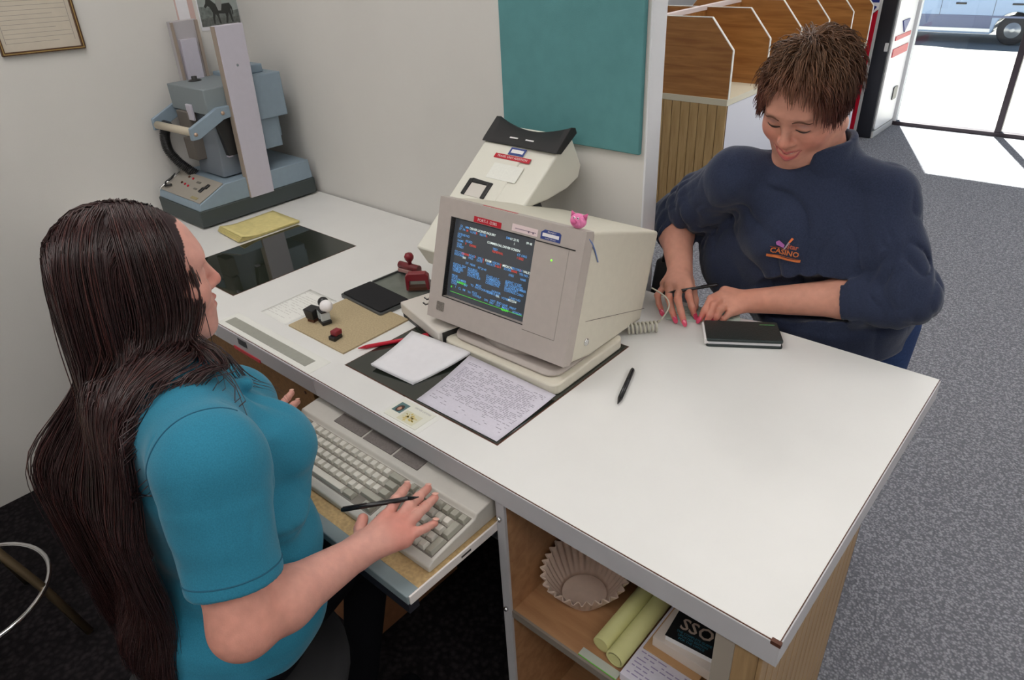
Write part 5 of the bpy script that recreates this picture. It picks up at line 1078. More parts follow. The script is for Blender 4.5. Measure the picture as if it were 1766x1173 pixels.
# shirt
CA = Sdf()
CA.u(ell((-0.795, -0.345, 0.925), (0.165, 0.104, 0.150)), 0.04).u(cone((-0.802, -0.345, 1.030), Rs, 0.066, 0.064), 0.05).u(cone((-0.802, -0.345, 1.030), Ls, 0.066, 0.064), 0.05)
CA.u(ell((-0.728, -0.264, 0.918), (0.082, 0.084, 0.080)), 0.045).u(ell((-0.868, -0.244, 0.918), (0.082, 0.084, 0.080)), 0.045)
CA.u(ell((-0.765, -0.325, 0.77), (0.155, 0.120, 0.15)), 0.05).u(ell((-0.765, -0.37, 0.65), (0.172, 0.152, 0.10)), 0.05)
def lerp(a, b, t): return tuple(np.array(a) * (1 - t) + np.array(b) * t)
for (s, e) in ((Rs, Re), (Ls, Le)):
    CA.u(cone(s, lerp(s, e, 0.35), 0.066, 0.064), 0.035); CA.u(disc(lerp(s, e, 0.20), lerp(s, e, 0.70), 0.065, 0.0620, 0.006), 0.014); CA.u(disc(lerp(s, e, 0.64), lerp(s, e, 0.715), 0.0632, 0.0628, 0.003), 0.001)
CA.u(cone((-0.825, -0.343, 1.045), (-0.838, -0.333, 1.078), 0.066, 0.061), 0.02)                       # collar stand
# collar leaf folded over, with a point on the near front side
CA.u(cone((-0.748, -0.318, 1.058), (-0.752, -0.250, 1.026), 0.014, 0.010), 0.008).u(cone((-0.766, -0.372, 1.068), (-0.748, -0.318, 1.058), 0.014, 0.014), 0.008).u(cone((-0.766, -0.372, 1.068), (-0.825, -0.402, 1.075), 0.014, 0.014), 0.008).u(cone((-0.752, -0.250, 1.024), (-0.790, -0.236, 1.016), 0.010, 0.006), 0.006)
for (s, e) in ((Rs, Re), (Ls, Le)): CA.sub(disc(lerp(s, e, 0.52), lerp(s, e, 1.0), 0.0500, 0.0500, 0.003), 0.003)
CA.sub(cone((-0.825, -0.343, 1.02), WA(0, -0.02, -0.04), 0.0555, 0.0555), 0.004)
CA.sub(ell((-0.74, -0.38, 0.53), (0.165, 0.145, 0.06)), 0.01)
seamA = lambda P: (0.0016 * np.exp(-(((P[:, 0] + 0.645 + 0.10 * (P[:, 2] - 0.98)) / 0.0028) ** 2)) * (P[:, 2] > 0.88) * (P[:, 2] < 1.08)).astype(F)
CA.disp = lambda P: (fold(P, (-0.64, -0.31, 0.94), (0.9, 0.3, -0.25), 0.055, 0.0090, 0.065, 0.6) + fold(P, (-0.65, -0.29, 0.82), (0.5, 0.35, 0.8), 0.065, 0.0085, 0.085, 1.0) + fold(P, (-0.68, -0.40, 0.69), (0.1, 0.2, 1.0), 0.055, 0.006, 0.09)
    + fold(P, (-0.59, -0.41, 0.92), (0.3, 0.1, 1.0), 0.05, 0.0025, 0.05) + fold(P, (-0.74, -0.25, 1.00), (0.8, -0.4, 0.5), 0.05, 0.003, 0.06) + 0.0055 * near(P, (-0.60, -0.39, 0.975), 0.075) * crease(P, 60, 70, 1.5) + 0.005 * near(P, (-0.72, -0.31, 0.80), 0.10) * crease(P, 55, 80, 1.4) + 0.0010 * smooth_noise(P, 70, 4) + seamA(P)).astype(F)
VP, Q = SA.mesh((-1.14, -0.56, -0.0), (-0.46, 0.02, 1.36), 0.0028); VP = relax(VP, Q, 1, 0.4)
LIP = np.array(rgb(196, 112, 106)); RED = np.array(rgb(206, 116, 102))
BS = rgb(214, 158, 144)
col = paint(BS, VP, [(WA(0, 0.108, -0.034), 0.018, RED, 0.55), (WA(0, 0.096, -0.064), 0.012, LIP, 0.7), (WA(0.045, 0.06, -0.035), 0.04, rgb(220, 148, 130), 0.4), (Re, 0.08, rgb(214, 138, 116), 0.5)] + [(c[0], 0.022, RED, 0.45) for c in (A_idx, A_mid, A_rng, A_pky)] + [(c[-1], 0.02, RED, 0.4) for c in (A_idx, A_mid, A_rng, A_pky, A_thm)])
hl = (VP - HA) @ RA; dark = np.array(rgb(44, 26, 28))
sc = (hl[:, 2] > -0.09) & ((hl[:, 1] < 0.060 - 0.25 * np.maximum(0, 0.05 - hl[:, 2])) | (hl[:, 2] > 0.075)) & (np.abs(hl).max(1) < 0.16) & ~((hl[:, 1] > 0.0) & (hl[:, 2] < 0.0)); col[sc] = dark
leg = (VP[:, 2] < 0.68) & (VP[:, 2] < 0.8); pants = np.array((0.004, 0.004, 0.005)); lm_ = (VP[:, 2] < 0.655) & (np.abs(VP[:, 0] + 0.74) < 0.24) & ~((VP[:, 1] > -0.24) & (VP[:, 2] > 0.70)); col[lm_] = pants
body = obj('body', np_mesh('body', VP, Q, col), M_skin, pa); second(body, lm_, Q, mat('black_trousers', (0.006, 0.006, 0.008), 0.95, 0.05))
VP, Q = CA.mesh((-1.16, -0.58, 0.52), (-0.46, -0.10, 1.18), 0.0033); VP = relax(VP, Q, 1, 0.4)
colA = np.tile(np.array(rgb(48, 124, 150)), (len(VP), 1))
polo = obj('polo_shirt', np_mesh('polo_shirt', VP, Q, colA), M_shirtA, pa)
from mathutils.bvhtree import BVHTree
bvs = BVHTree.FromPolygons([tuple(p) for p in VP.tolist()], Q.tolist()); M_seamA = mat('shirt_seam', rgb(30, 92, 116), 0.9)
def around(c, ax, rmax):
    ax = Vector(ax).normalized(); u = ax.orthogonal().normalized(); v = ax.cross(u); run = []; best = []
    for i in range(97):
        a = 2 * math.pi * i / 96; d = u * math.cos(a) + v * math.sin(a); h = bvs.ray_cast(Vector(c) + d * rmax, -d, rmax)
        if h[0] is not None and (h[0] - Vector(c)).length < rmax * 0.93: run.append(h[0] + d * 0.0002)
        else:
            if len(run) > len(best): best = run
            run = []
    return best if len(best) > len(run) else run
for cc_, ax_, rm in ((lerp(Rs, nb, 0.05), np.array(Rs) - np.array(nb) + np.array((0, 0, 0.03)), 0.125), (lerp(Rs, Re, 0.635), np.array(Re) - np.array(Rs), 0.085)):
    rg = around(cc_, ax_, rm)
    if len(rg) > 4: MB().tube(rg, 0.0011, 6).build('seam', M_seamA, polo)
M_nailA = mat('natural_nail', rgb(226, 176, 160), 0.3)
for c in (A_idx, A_mid, A_rng, A_pky): nail(body, c[-1], c[-2], (0, 0, 1), (0.0058, 0.0068, 0.0068, 0.002), M_nailA)
for c in LA[:2]: nail(body, c[-1], c[-2], (0, 0, 1), (0.0050, 0.0062, 0.0062, 0.002), M_nailA)
pen('writing_pen', (-0.5600, -0.1060, 0.8035), (-0.6640, -0.1900, 0.7760), 0.0042, MATS['pen_black'], 'thin black pen held between the clerk fingers over the keyboard')
# long hair
rs = np.random.RandomState(5); NA = 5400
th = rs.uniform(0, 2 * np.pi, NA * 3); cz = rs.uniform(-0.75, 1.0, NA * 3); sn = np.sqrt(1 - cz * cz)
U = np.stack([sn * np.cos(th), sn * np.sin(th), cz], 1)
loc = np.array((0, -0.018, 0.038)) + U * np.array((0.076, 0.096, 0.082))
ok = (loc[:, 1] < 0.066 - 0.30 * np.maximum(0, 0.055 - loc[:, 2])) & ~((loc[:, 2] < -0.02) & (loc[:, 1] > -0.02)); loc = loc[ok][:NA]; U = U[ok][:NA]; n = len(loc)
side = np.sign(loc[:, 0] - 0.004 + rs.normal(0, 0.004, n)); dl = np.stack([side * 1.0, -0.12 - 0.7 * (loc[:, 1] < -0.02), np.where(loc[:, 2] > 0.06, 0.1, -1.0)], 1)
dl -= U * (dl * U).sum(1, keepdims=True); dl /= np.linalg.norm(dl, axis=1, keepdims=True)
roots = HA + (loc * 0.95) @ RA.T; dirs = (dl + U * 0.15) @ RA.T
OBH = Sdf(); OBH.u(ell(HA + RA @ np.array((0, -0.017, 0.036)), (0.071, 0.090, 0.077), RA), 0.01).u(ell(HA + RA @ np.array((0, 0.026, -0.04)), (0.060, 0.058, 0.07), RA), 0.03).u(cone(WA(0, -0.022, -0.055), nb, 0.055, 0.06), 0.03)
OB = Sdf(); OB.p = list(OBH.p) + [p for p in CA.p[:11] if p[0] == 0]
front = (loc[:, 1] > 0.035) & (loc[:, 2] < 0.06) & (rs.uniform(0, 1, n) < 0.05)
T1, T2 = 14, 18; T = T1 + T2; lay = rs.uniform(0, 1, n) ** 0.8; ramp = np.linspace(0, 1, T)
offs = 0.0015 + (0.013 * lay)[:, None] * np.minimum(1, np.linspace(0, 3, T1))[None]
gvec = np.array((-0.01, -0.07, -1.0), F)[None]
def sweep(P):                                   # tucked back behind the ears on the way down
    g = np.tile(gvec, (len(P), 1)); g[:, 1] -= 0.75 * np.clip((HA[2] + 0.005 - P[:, 2]) / 0.06, 0, 1) * (P[:, 1] > -0.36) * np.where(front, 0.0, 1.0); return g.astype(F)
Lh1 = (loc[:, 2] + 0.105 + 0.05 * np.clip(loc[:, 2] / 0.1, 0, 1)) * 0.95 + 0.05          # down to about the chin
st1 = comb(roots, dirs, T1, (Lh1 / (T1 - 1)).astype(F), OBH, offs.astype(F), 0.55, sweep, rs, 0.012)
# below the chin the hair is swept behind the shoulders and hangs down the back
p0 = st1[:, -1].astype(float); x1 = np.clip(-0.865 + (p0[:, 0] + 0.872) * 1.35 + rs.normal(0, 0.012, n), -1.04, -0.712)
y1 = -0.462 - 0.034 * lay - 0.16 * np.maximum(0, -0.84 - x1); x1 = np.where(front, p0[:, 0] + 0.02, x1); y1 = np.where(front, p0[:, 1] - 0.02, y1)
zend = np.where(front, 0.93, 0.62) + rs.normal(0, 0.045, n); u = np.linspace(0, 1, T2 + 1)[1:]
z2 = p0[:, 2:3] + (zend - p0[:, 2])[:, None] * u[None]; bl = np.clip((p0[:, 2:3] - z2) / np.where(front, 0.17, 0.15)[:, None], 0, 1); bl = bl * bl * (3 - 2 * bl)
flare = (np.clip((0.90 - z2) / 0.25, 0, 1) ** 1.5) * rs.normal(0.012, 0.016, (n, 1))
st2 = np.stack([p0[:, 0:1] + (x1 - p0[:, 0])[:, None] * bl + flare, p0[:, 1:2] + (y1 - p0[:, 1])[:, None] * bl, z2], 2)
paths = np.concatenate([st1.astype(float), st2], 1)
for it in range(4):
    q = paths[:, T1 - 3:].reshape(-1, 3).astype(F); D_ = OB(q); need = (0.003 + 0.016 * lay)[:, None].repeat(T2 + 3, 1).ravel(); pn_ = need - D_; bad = pn_ > 0
    if bad.any(): q[bad] += grad(OB, q[bad]) * pn_[bad, None]
    paths[:, T1 - 3:] = q.reshape(n, T2 + 3, 3)
    if it < 3: paths[:, T1 - 4:-1] = 0.25 * paths[:, T1 - 5:-2] + 0.5 * paths[:, T1 - 4:-1] + 0.25 * paths[:, T1 - 3:]
# gather into locks
nc = 230; cid = rs.choice(n, nc, replace=False); mid = paths[:, T // 2]; gi_ = np.argmin(((mid[:, None] - mid[cid][None]) ** 2).sum(2) + 9.0 * (front[:, None] != front[cid][None]), 1); G = paths[cid][gi_]; w = (np.clip((ramp - 0.35) / 0.65, 0, 1) ** 1.5 * 0.66)[None, :, None] * np.where(front, 0.0, 1.0)[:, None, None]
paths = paths * (1 - w) + (G + rs.normal(0, 0.0035, (n, 1, 3))) * w + 0.0013 * np.sin(ramp * 9 + rs.uniform(0, 6, (n, 1)))[:, :, None] * rs.normal(0, 1, (n, 1, 3))
hc = np.array(rgb(50, 27, 27))[None] * rs.uniform(0.55, 1.5, (n, 1)) + np.array(rgb(90, 46, 38))[None] * (rs.uniform(0, 1, (n, 1)) > 0.9) * 0.5
strands(paths, rs.uniform(0.0006, 0.0010, n), 'hair', M_hairA, pa, hc)

# ================================================================== the customer
pb = thing('person', 'standing person with short brown hair in a navy sweatshirt writing a check', 'person', (0, 0, 0))
HB = np.array((-0.383, 0.872, 1.272)); RB = basis((-0.05, -0.87, -0.49), (0.06, -0.30, 1))
Rs, Re, Rw = (-0.500, 0.842, 1.095), (-0.690, 0.925, 0.930), (-0.590, 0.782, 0.872)
Ls, Le, Lw = (-0.215, 0.945, 1.075), (-0.138, 0.868, 0.895), (-0.398, 0.790, 0.838)
B_idx = [(-0.5337, 0.7234, 0.858), (-0.5151, 0.693, 0.855), (-0.505, 0.6922, 0.832), (-0.4987, 0.6952, 0.812)]
B_mid = [(-0.5485, 0.704, 0.860), (-0.5252, 0.6606, 0.858), (-0.5139, 0.6579, 0.832), (-0.5015, 0.6523, 0.812)]
B_rng = [(-0.5738, 0.7058, 0.858), (-0.55, 0.6629, 0.854), (-0.5366, 0.6563, 0.830), (-0.5264, 0.6542, 0.812)]
B_pky = [(-0.5930, 0.7222, 0.852), (-0.5849, 0.674, 0.845), (-0.5774, 0.669, 0.827), (-0.5669, 0.6662, 0.812)]
B_thm = [(-0.5560, 0.7680, 0.850), (-0.5350, 0.7500, 0.842), (-0.5190, 0.7330, 0.828), (-0.5100, 0.7200, 0.815)]
C_idx = [(-0.4649, 0.7705, 0.850), (-0.4723, 0.7169, 0.852), (-0.4742, 0.695, 0.830), (-0.4778, 0.6865, 0.812)]
C_mid = [(-0.4563, 0.7488, 0.845), (-0.4575, 0.7033, 0.846), (-0.4577, 0.6889, 0.826), (-0.4595, 0.6821, 0.811)]
C_rng = [(-0.4441, 0.7412, 0.836), (-0.4415, 0.7073, 0.837), (-0.4460, 0.7000, 0.820), (-0.4500, 0.6980, 0.811)]
C_pky = [(-0.4277, 0.7359, 0.826), (-0.4276, 0.7180, 0.824), (-0.4328, 0.7120, 0.816), (-0.4369, 0.7100, 0.811)]
C_thm = [(-0.4500, 0.7900, 0.832), (-0.4714, 0.7759, 0.824), (-0.4790, 0.7559, 0.815)]
SB = Sdf(); WB = head(SB, HB, RB, 1.0, 0.98, 1.18)
nb = (-0.352, 0.935, 1.100)
SB.u(cone(WB(0, -0.022, -0.050), nb, 0.054, 0.062), 0.02).u(ell(WB(0, 0.035, -0.095), (0.040, 0.040, 0.022), RB), 0.03)
SB.u(ell((-0.335, 0.965, 0.98), (0.155, 0.095, 0.15)), 0.04).u(cone(nb, Rs, 0.045, 0.045), 0.03).u(cone(nb, Ls, 0.045, 0.045), 0.03).u(ell((-0.29, 0.99, 0.82), (0.160, 0.125, 0.17)), 0.05)
for s in (-1, 1): SB.u(cone((-0.28 + s * 0.09, 1.00, 0.76), (-0.28 + s * 0.10, 1.02, 0.44), 0.098, 0.068), 0.04).u(cone((-0.28 + s * 0.10, 1.02, 0.44), (-0.28 + s * 0.11, 1.06, 0.08), 0.062, 0.044), 0.03).u(cone((-0.28 + s * 0.11, 1.06, 0.04), (-0.28 + s * 0.12, 0.90, 0.032), 0.038, 0.030), 0.02)
limb(SB, Rs, Re, Rw, (0.055, 0.045, 0.041, 0.030)); limb(SB, Ls, Le, Lw, (0.055, 0.047, 0.043, 0.028))
palm(SB, Rw, [B_idx[0], B_mid[0], B_rng[0], B_pky[0]], 0.0135); palm(SB, Lw, [C_idx[0], C_mid[0], C_rng[0], C_pky[0]], 0.0135)
SB.u(cone(Rw, B_thm[0], 0.020, 0.014), 0.012).u(cone(Lw, C_thm[0], 0.018, 0.013), 0.012)
for ch, r in ((B_idx, 0.0092), (B_mid, 0.0094), (B_rng, 0.0090), (B_pky, 0.0080), (B_thm, 0.0105), (C_idx, 0.0092), (C_mid, 0.0092), (C_rng, 0.0086), (C_pky, 0.0078), (C_thm, 0.0100)): fingers(SB, [ch], r)
CB = Sdf()
CB.u(ell((-0.340, 0.955, 0.985), (0.182, 0.128, 0.165)), 0.04).u(cone((-0.350, 0.935, 1.095), Rs, 0.064, 0.058), 0.05).u(cone((-0.350, 0.935, 1.095), Ls, 0.064, 0.060), 0.05)
CB.u(ell((-0.400, 0.875, 0.970), (0.085, 0.075, 0.085)), 0.05).u(ell((-0.275, 0.905, 0.955), (0.085, 0.075, 0.085)), 0.05)
CB.u(ell((-0.295, 0.955, 0.84), (0.190, 0.160, 0.15)), 0.05).u(ell((-0.497, 0.968, 0.880), (0.128, 0.122, 0.160)), 0.05).u(disc((-0.285, 0.985, 0.80), (-0.28, 0.99, 0.715), 0.185, 0.175, 0.012), 0.03)
CB.u(cone(Rs, lerp(Rs, Re, 0.6), 0.066, 0.064), 0.03).u(cone(lerp(Rs, Re, 0.5), Re, 0.070, 0.064), 0.02).u(disc(Re, lerp(Re, Rw, 0.42), 0.064, 0.050, 0.006), 0.015).u(disc(lerp(Re, Rw, 0.34), lerp(Re, Rw, 0.45), 0.0475, 0.0475, 0.004), 0.004)
CB.u(cone(Ls, lerp(Ls, Le, 0.55), 0.066, 0.070), 0.03).u(cone(lerp(Ls, Le, 0.6), lerp(Le, Lw, -0.10), 0.072, 0.066), 0.02).u(disc(lerp(Le, Lw, -0.05), lerp(Le, Lw, 0.32), 0.070, 0.060, 0.008), 0.02).u(disc(lerp(Le, Lw, 0.27), lerp(Le, Lw, 0.365), 0.0570, 0.0560, 0.004), 0.004)
CB.u(disc((-0.350, 0.938, 1.085), (-0.369, 0.925, 1.178), 0.086, 0.080, 0.005), 0.015)     # stand-up collar
CB.sub(cone((-0.350, 0.938, 1.07), (-0.385, 0.915, 1.25), 0.0655, 0.0705), 0.003).sub(ell((-0.392, 0.845, 1.165), (0.045, 0.045, 0.035)), 0.008)
CB.sub(disc(lerp(Re, Rw, 0.30), Rw, 0.0435, 0.043, 0.003), 0.003).sub(disc(lerp(Le, Lw, 0.24), Lw, 0.0480, 0.0475, 0.003), 0.003)
CB.disp = lambda P: (fold(P, (-0.62, 0.885, 1.00), (-0.8, 0.2, -0.45), 0.055, 0.0060, 0.065) + fold(P, (-0.655, 0.88, 0.925), (0.6, -0.75, -0.2), 0.024, 0.0042, 0.060) + fold(P, (-0.145, 0.88, 0.91), (-0.75, 0.2, 0.6), 0.050, 0.0060, 0.060, 0.5)
    + fold(P, (-0.225, 0.86, 1.0), (0.95, 0.2, 0.35), 0.085, 0.0060, 0.09, 0.4) + fold(P, (-0.44, 0.83, 1.02), (0.85, 0.2, -0.45), 0.075, 0.005, 0.09) + 0.012 * np.clip((P[:, 0] + 0.215) / 0.05, 0, 1) * near(P, (-0.15, 0.895, 0.95), 0.11) * crease(P, 85, 40, 1.6) + 0.008 * near(P, (-0.62, 0.88, 0.98), 0.11) * crease(P, 95, 50, 1.6) + 0.010 * near(P, (-0.31, 0.84, 0.95), 0.22) * crease(P, 48, 60, 1.4) + 0.0016 * smooth_noise(P, 30, 9)).astype(F)
VP, Q = SB.mesh((-0.80, 0.60, -0.0), (-0.04, 1.20, 1.42), 0.0027); VP = relax(VP, Q, 1, 0.4)
BS = rgb(208, 150, 130); LIPB = rgb(198, 84, 84)
col = paint(BS, VP, [(WB(0, 0.108, -0.034), 0.016, rgb(222, 140, 120), 0.6)] + [(WB(s * 0.042, 0.066, -0.036), 0.026, rgb(222, 124, 106), 0.6) for s in (-1, 1)] + [(c[-1], 0.018, rgb(216, 112, 104), 0.6) for c in (B_idx, B_mid, B_rng, B_pky, C_idx, C_mid, C_rng)] + [(c[1], 0.014, rgb(214, 124, 104), 0.4) for c in (B_idx, B_mid, B_rng, B_pky, C_idx, C_mid)] + [(Lw, 0.07, rgb(216, 146, 122), 0.5)])
hl = (VP - HB) @ RB / 0.98
def region(cx, cz, rx, rz, ymin): return np.exp(-(((np.abs(hl[:, 0]) - cx) / rx) ** 2 + ((hl[:, 2] - cz) / rz) ** 2) * 1.0) * (hl[:, 1] > ymin)
def tint(w, colr): 
    global col; col = col * (1 - w[:, None]) + np.array(colr) * w[:, None]
nh = np.abs(hl).max(1) < 0.14
lipw = np.exp(-((hl[:, 0] / 0.024) ** 4)) * np.exp(-(((hl[:, 2] + 0.0615 + 0.004 * 0 + (0.000) - 8.0 * hl[:, 0] ** 2) / 0.0042) ** 4)) * (hl[:, 1] > 0.078) * nh; tint(lipw * 0.85, LIPB)
lipw = np.exp(-((hl[:, 0] / 0.022) ** 4)) * np.exp(-(((hl[:, 2] + 0.0765 - 14.0 * hl[:, 0] ** 2) / 0.0048) ** 4)) * (hl[:, 1] > 0.076) * nh; tint(lipw * 0.85, LIPB)
tint(region(0.031, 0.008, 0.013, 0.006, 0.06) * 0.55 * nh, rgb(150, 120, 122)); tint(np.clip(region(0.031, -0.0065, 0.0135, 0.0022, 0.06), 0, 1) * 0.9 * nh, rgb(40, 26, 26)); tint(region(0.032, 0.0245, 0.017, 0.0032, 0.05) * 0.75 * nh, rgb(96, 62, 48))
dark = np.array(rgb(70, 44, 34)); sc = nh & ((hl[:, 1] < 0.052 - 0.30 * np.maximum(0, 0.06 - hl[:, 2])) | (hl[:, 2] > 0.078)) & (hl[:, 2] > -0.085) & ~((hl[:, 2] < 0.005) & (hl[:, 1] > -0.028)); col[sc] = dark
jm = (VP[:, 2] < 0.80) & (VP[:, 1] > 0.80); col[jm] = rgb(52, 70, 110); sh = (VP[:, 2] < 0.075) & jm; col[sh] = rgb(40, 36, 36)
body = obj('body', np_mesh('body', VP, Q, col), M_skin, pb); second(body, jm, Q, mat('blue_denim', rgb(52, 70, 110), 0.9, 0.1, noise=0.2, nscale=200))
from mathutils.bvhtree import BVHTree
bvf = BVHTree.FromPolygons([tuple(p) for p in VP.tolist()], Q.tolist()); fd = Vector(RB[:, 1])
def onface(x, z, lift):
    h = bvf.ray_cast(Vector(WB(x, 0.16, z)), -fd, 0.2); return h[0] + fd * lift
M_lash = mat('dark_lash', rgb(34, 22, 22), 0.6); M_brow = mat('brown_brow', rgb(98, 62, 48), 0.8); M_lip = mat('rose_lip', rgb(178, 92, 92), 0.35)
for s in (-1, 1):
    MB().tube([onface(s * (0.0165 + 0.0290 * t), -0.0045 - 0.0050 * math.sin(math.pi * t) + 0.001 * t, 0.0003) for t in (i / 14 for i in range(15))], [0.0004 + 0.0011 * math.sin(math.pi * (0.1 + 0.85 * i / 14)) for i in range(15)], 6).build('eyelash', M_lash, body)
    MB().tube([onface(s * (0.014 + 0.036 * t), 0.0185 + 0.0060 * math.sin(math.pi * min(1, t * 1.15)) - 0.002 * t, -0.0004) for t in (i / 14 for i in range(15))], [0.0008 + 0.0016 * math.sin(math.pi * (0.15 + 0.8 * i / 14)) for i in range(15)], 6).build('eyebrow', M_brow, body)
    MB().tube([onface(s * (0.001 + 0.0285 * t), -0.0618 + 0.0010 * math.sin(3.14 * t) + 0.0085 * t * t - 0.0028 * t, -0.0010) for t in (i / 10 for i in range(11))], [0.0023 * (1.02 - 0.75 * (i / 10) ** 2) for i in range(11)], 8).build('upper_lip', M_lip, body)
MB().tube([onface(-0.0285 + 0.057 * t, -0.0800 + 0.0235 * abs(2 * t - 1) ** 2.2, -0.0012) for t in (i / 18 for i in range(19))], [0.0033 * (1.02 - 0.72 * abs(2 * i / 18 - 1) ** 2) for i in range(19)], 8).build('lower_lip', M_lip, body)
MB().tube([WB(-0.021 + 0.042 * t, 0.0915 - 0.014 * (2 * t - 1) ** 2 * 0.7, -0.0685 + 0.0065 * (2 * t - 1) ** 2) for t in (i / 12 for i in range(13))], 0.0032, 8).build('teeth', mat('teeth_white', rgb(232, 222, 208), 0.3), body)
VP, Q = CB.mesh((-0.80, 0.66, 0.68), (-0.02, 1.20, 1.22), 0.0035); VP = relax(VP, Q, 1, 0.4)
gar = obj('sweatshirt', np_mesh('sweatshirt', VP, Q, np.tile(np.array(rgb(50, 57, 78)), (len(VP), 1))), M_shirtB, pb)
M_nailB = mat('pink_nail_polish', rgb(214, 70, 104), 0.15, 0.5, coat=0.6)
for c, u in ((B_idx, (0.5, -0.6, 0.6)), (B_mid, (0.4, -0.7, 0.6)), (B_rng, (0.3, -0.7, 0.6)), (B_pky, (0.1, -0.7, 0.6)), (C_idx, (0, -0.7, 0.7)), (C_mid, (0, -0.7, 0.7)), (C_rng, (0, -0.7, 0.7))): nail(body, c[-1], c[-2], u, (0.0056, 0.0095, 0.0060, 0.004), M_nailB)
pen('writing_pen', (-0.5560, 0.6680, 0.8620), (-0.4820, 0.7680, 0.8640), 0.0036, MATS['pen_black'], 'slim dark pen held in the customer right hand')
# emblem printed on the chest, wrapped onto the cloth
bv = BVHTree.FromPolygons([tuple(p) for p in VP.tolist()], Q.tolist())
def wrap(me, M, eps):
    d = -(M.to_3x3() @ Vector((0, 0, 1)))
    for v in me.vertices:
        p = M @ v.co; h = bv.ray_cast(p, d, 0.5)
        v.co = (h[0] - d * eps) if h[0] is not None else p
    me.update(); return me
def subdiv(me, n):
    bm = bmesh.new(); bm.from_mesh(me); bmesh.ops.triangulate(bm, faces=bm.faces)
    for _ in range(n): bmesh.ops.subdivide_edges(bm, edges=bm.edges, cuts=1)
    bm.to_mesh(me); bm.free(); return me
LO = Vector((-0.2955, 0.62, 0.99)); LG = frame(LO, Vector((0.95, 0.30, -0.06)), Vector((0.30, -0.95, 0.10)))
M_or = mat('orange_print', rgb(206, 118, 66), 0.8); M_or2 = mat('dull_orange_print', rgb(176, 92, 70), 0.8); M_pu = mat('purple_print', rgb(176, 104, 176), 0.8); M_sv = mat('silver_print', rgb(170, 160, 170), 0.8); M_or3 = mat('bright_orange_print', rgb(232, 120, 64), 0.8)
em = bpy.data.objects.new('chest_emblem', None)
def pr2(name, poly, m, eps=0.0028):
    me = bpy.data.meshes.new(name); me.from_pydata([(x, y, 0) for x, y in poly], [], [tuple(range(len(poly)))]); me.update(); wrap(subdiv(me, 4), LG, eps); return obj(name, me, m, gar)
for s, sz, x, y, m in (('CASINO', 0.0165, 0.0, -0.008, M_or), ('Star', 0.0150, 0.0135, 0.0075, M_or2)): obj('emblem_lettering', wrap(text_mesh(s, sz, bold=0.0004), LG @ Matrix.Translation((x, y, 0)), 0.0026), m, gar)
pr2('emblem_bar', [(-0.036, -0.0245), (0.036, -0.0245), (0.036, -0.0180), (-0.036, -0.0180)], M_or); pr2('emblem_line', [(-0.032, -0.0001), (0.008, -0.0001), (0.008, 0.0008), (-0.032, 0.0008)], M_or2)
pr2('emblem_flag', [(-0.020, 0.006), (-0.004, 0.002), (-0.003, 0.009), (-0.016, 0.017), (-0.022, 0.012)], M_pu); pr2('emblem_pole', [(-0.004, -0.001), (-0.001, -0.001), (0.006, 0.016), (0.003, 0.017)], M_sv); pr2('emblem_torch', [(0.003, 0.017), (0.0065, 0.0155), (0.0125, 0.026), (0.008, 0.028)], M_or3)
# short layered hair
rs = np.random.RandomState(8); NBH = 3800; th = rs.uniform(0, 2 * np.pi, NBH * 3); cz = rs.uniform(-0.72, 1.0, NBH * 3); sn = np.sqrt(1 - cz * cz); U = np.stack([sn * np.cos(th), sn * np.sin(th), cz], 1)
loc = np.array((0, -0.018, 0.038)) + U * np.array((0.076, 0.096, 0.082)); ok = (loc[:, 1] < 0.058 - 0.30 * np.maximum(0, 0.065 - loc[:, 2])) & ~((loc[:, 2] < 0.0) & (loc[:, 1] > -0.022)); loc = loc[ok][:NBH]; U = U[ok][:NBH]; n = len(loc)
cr = np.array((0.015, -0.055, 0.115)); rad_ = loc - cr; rad_ -= U * (rad_ * U).sum(1, keepdims=True); rad_ /= np.linalg.norm(rad_, axis=1, keepdims=True) + 1e-6
sw = np.stack([-0.55 * np.ones(n), 0.2 * np.ones(n), np.zeros(n)], 1) * (loc[:, 2:3] > 0.05); dl = rad_ + sw; dl -= U * (dl * U).sum(1, keepdims=True); dl /= np.linalg.norm(dl, axis=1, keepdims=True)
roots = HB + (loc * 0.98) @ RB.T; dirs = (dl + U * (0.55 + rs.normal(0, 0.15, (n, 1)))) @ RB.T
OB2 = Sdf(); OB2.u(ell(HB + RB @ np.array((0, -0.017, 0.036)), (0.074, 0.094, 0.080), RB), 0.01).u(ell(HB + RB @ np.array((0, 0.030, 0.0)), (0.062, 0.058, 0.08), RB), 0.03)
T = 12; ramp = np.linspace(0, 1, T); lay = rs.uniform(0, 1, n); offs = 0.002 + ((0.012 + 0.016 * np.clip(loc[:, 2] / 0.09, 0, 1)) * lay)[:, None] * np.minimum(1, ramp * 2.0)[None]
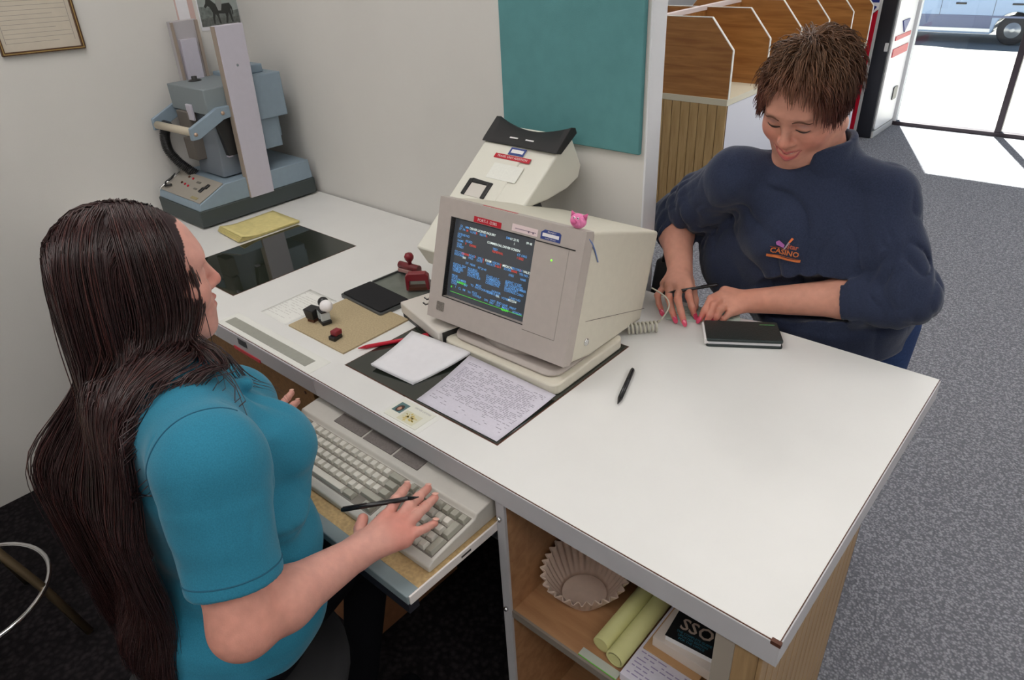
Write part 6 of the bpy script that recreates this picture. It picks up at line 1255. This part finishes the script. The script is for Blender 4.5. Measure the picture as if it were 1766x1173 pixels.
front = np.clip((loc[:, 1] - 0.0) / 0.05, 0, 1) * (loc[:, 2] > 0.03); Lh = np.where(loc[:, 2] < -0.005, 0.022, np.where(loc[:, 2] < 0.03, 0.040, 0.058)) - 0.006 * front + rs.normal(0, 0.008, n)
paths = comb(roots, dirs, T, (Lh / (T - 1)).astype(F), OB2, offs.astype(F), 0.72, np.array((0, -0.1, -1.0), F)[None] + (RB[:, 2][None] * -0.6).astype(F), rs, 0.05)
nc = 320; cid = rs.choice(n, nc, replace=False); gi_ = np.argmin(((roots[:, None] - roots[cid][None]) ** 2).sum(2), 1); G = paths[cid][gi_]; w = (ramp ** 1.5 * 0.6)[None, :, None]; paths = paths * (1 - w) + (G + rs.normal(0, 0.0045, (n, 1, 3))) * w
topw = np.clip((loc[:, 2:3] - 0.05) / 0.06, 0, 1); hc = (np.array(rgb(74, 40, 35))[None] * (1 - topw) + np.array(rgb(116, 84, 62))[None] * topw) * rs.uniform(0.6, 1.4, (n, 1)) + np.array(rgb(130, 62, 44))[None] * front[:, None] * 0.25
strands(paths, rs.uniform(0.0008, 0.0013, n), 'hair', M_hairB, pb, hc)
# handbag hanging behind the partition end, bracelet
hbg = thing('handbag', 'black leather handbag hanging at the customer right side', 'handbag', (-0.668, 0.875, 0.66))
MB().hexa([(-0.03, -0.07, 0), (0.045, -0.07, 0), (0.045, 0.07, 0), (-0.03, 0.07, 0), (-0.012, -0.055, 0.20), (0.030, -0.055, 0.20), (0.030, 0.055, 0.20), (-0.012, 0.055, 0.20)]).build('bag_body', M_blackp, hbg, bevel=0.012, seg=3)
MB().tube([(0.01, -0.05, 0.195), (0.01, -0.03, 0.27), (0.012, 0.0, 0.30), (0.01, 0.03, 0.27), (0.01, 0.05, 0.195)], 0.006, 8).build('strap', M_blackp, hbg)
ch = MB()
for i in range(7): ch.lathe([(0.0035, -0.001), (0.005, 0), (0.0035, 0.001)], 10, Matrix.Translation((0.040 + 0.003 * (i % 2), -0.071, 0.145 - i * 0.0085)) @ Matrix.Rotation(0.9 * (i % 2), 4, 'Z') @ Matrix.Rotation(1.57, 4, 'X'))
ch.build('gold_charm', mat('gold', rgb(206, 170, 96), 0.3, 0.5, 0.8), hbg)
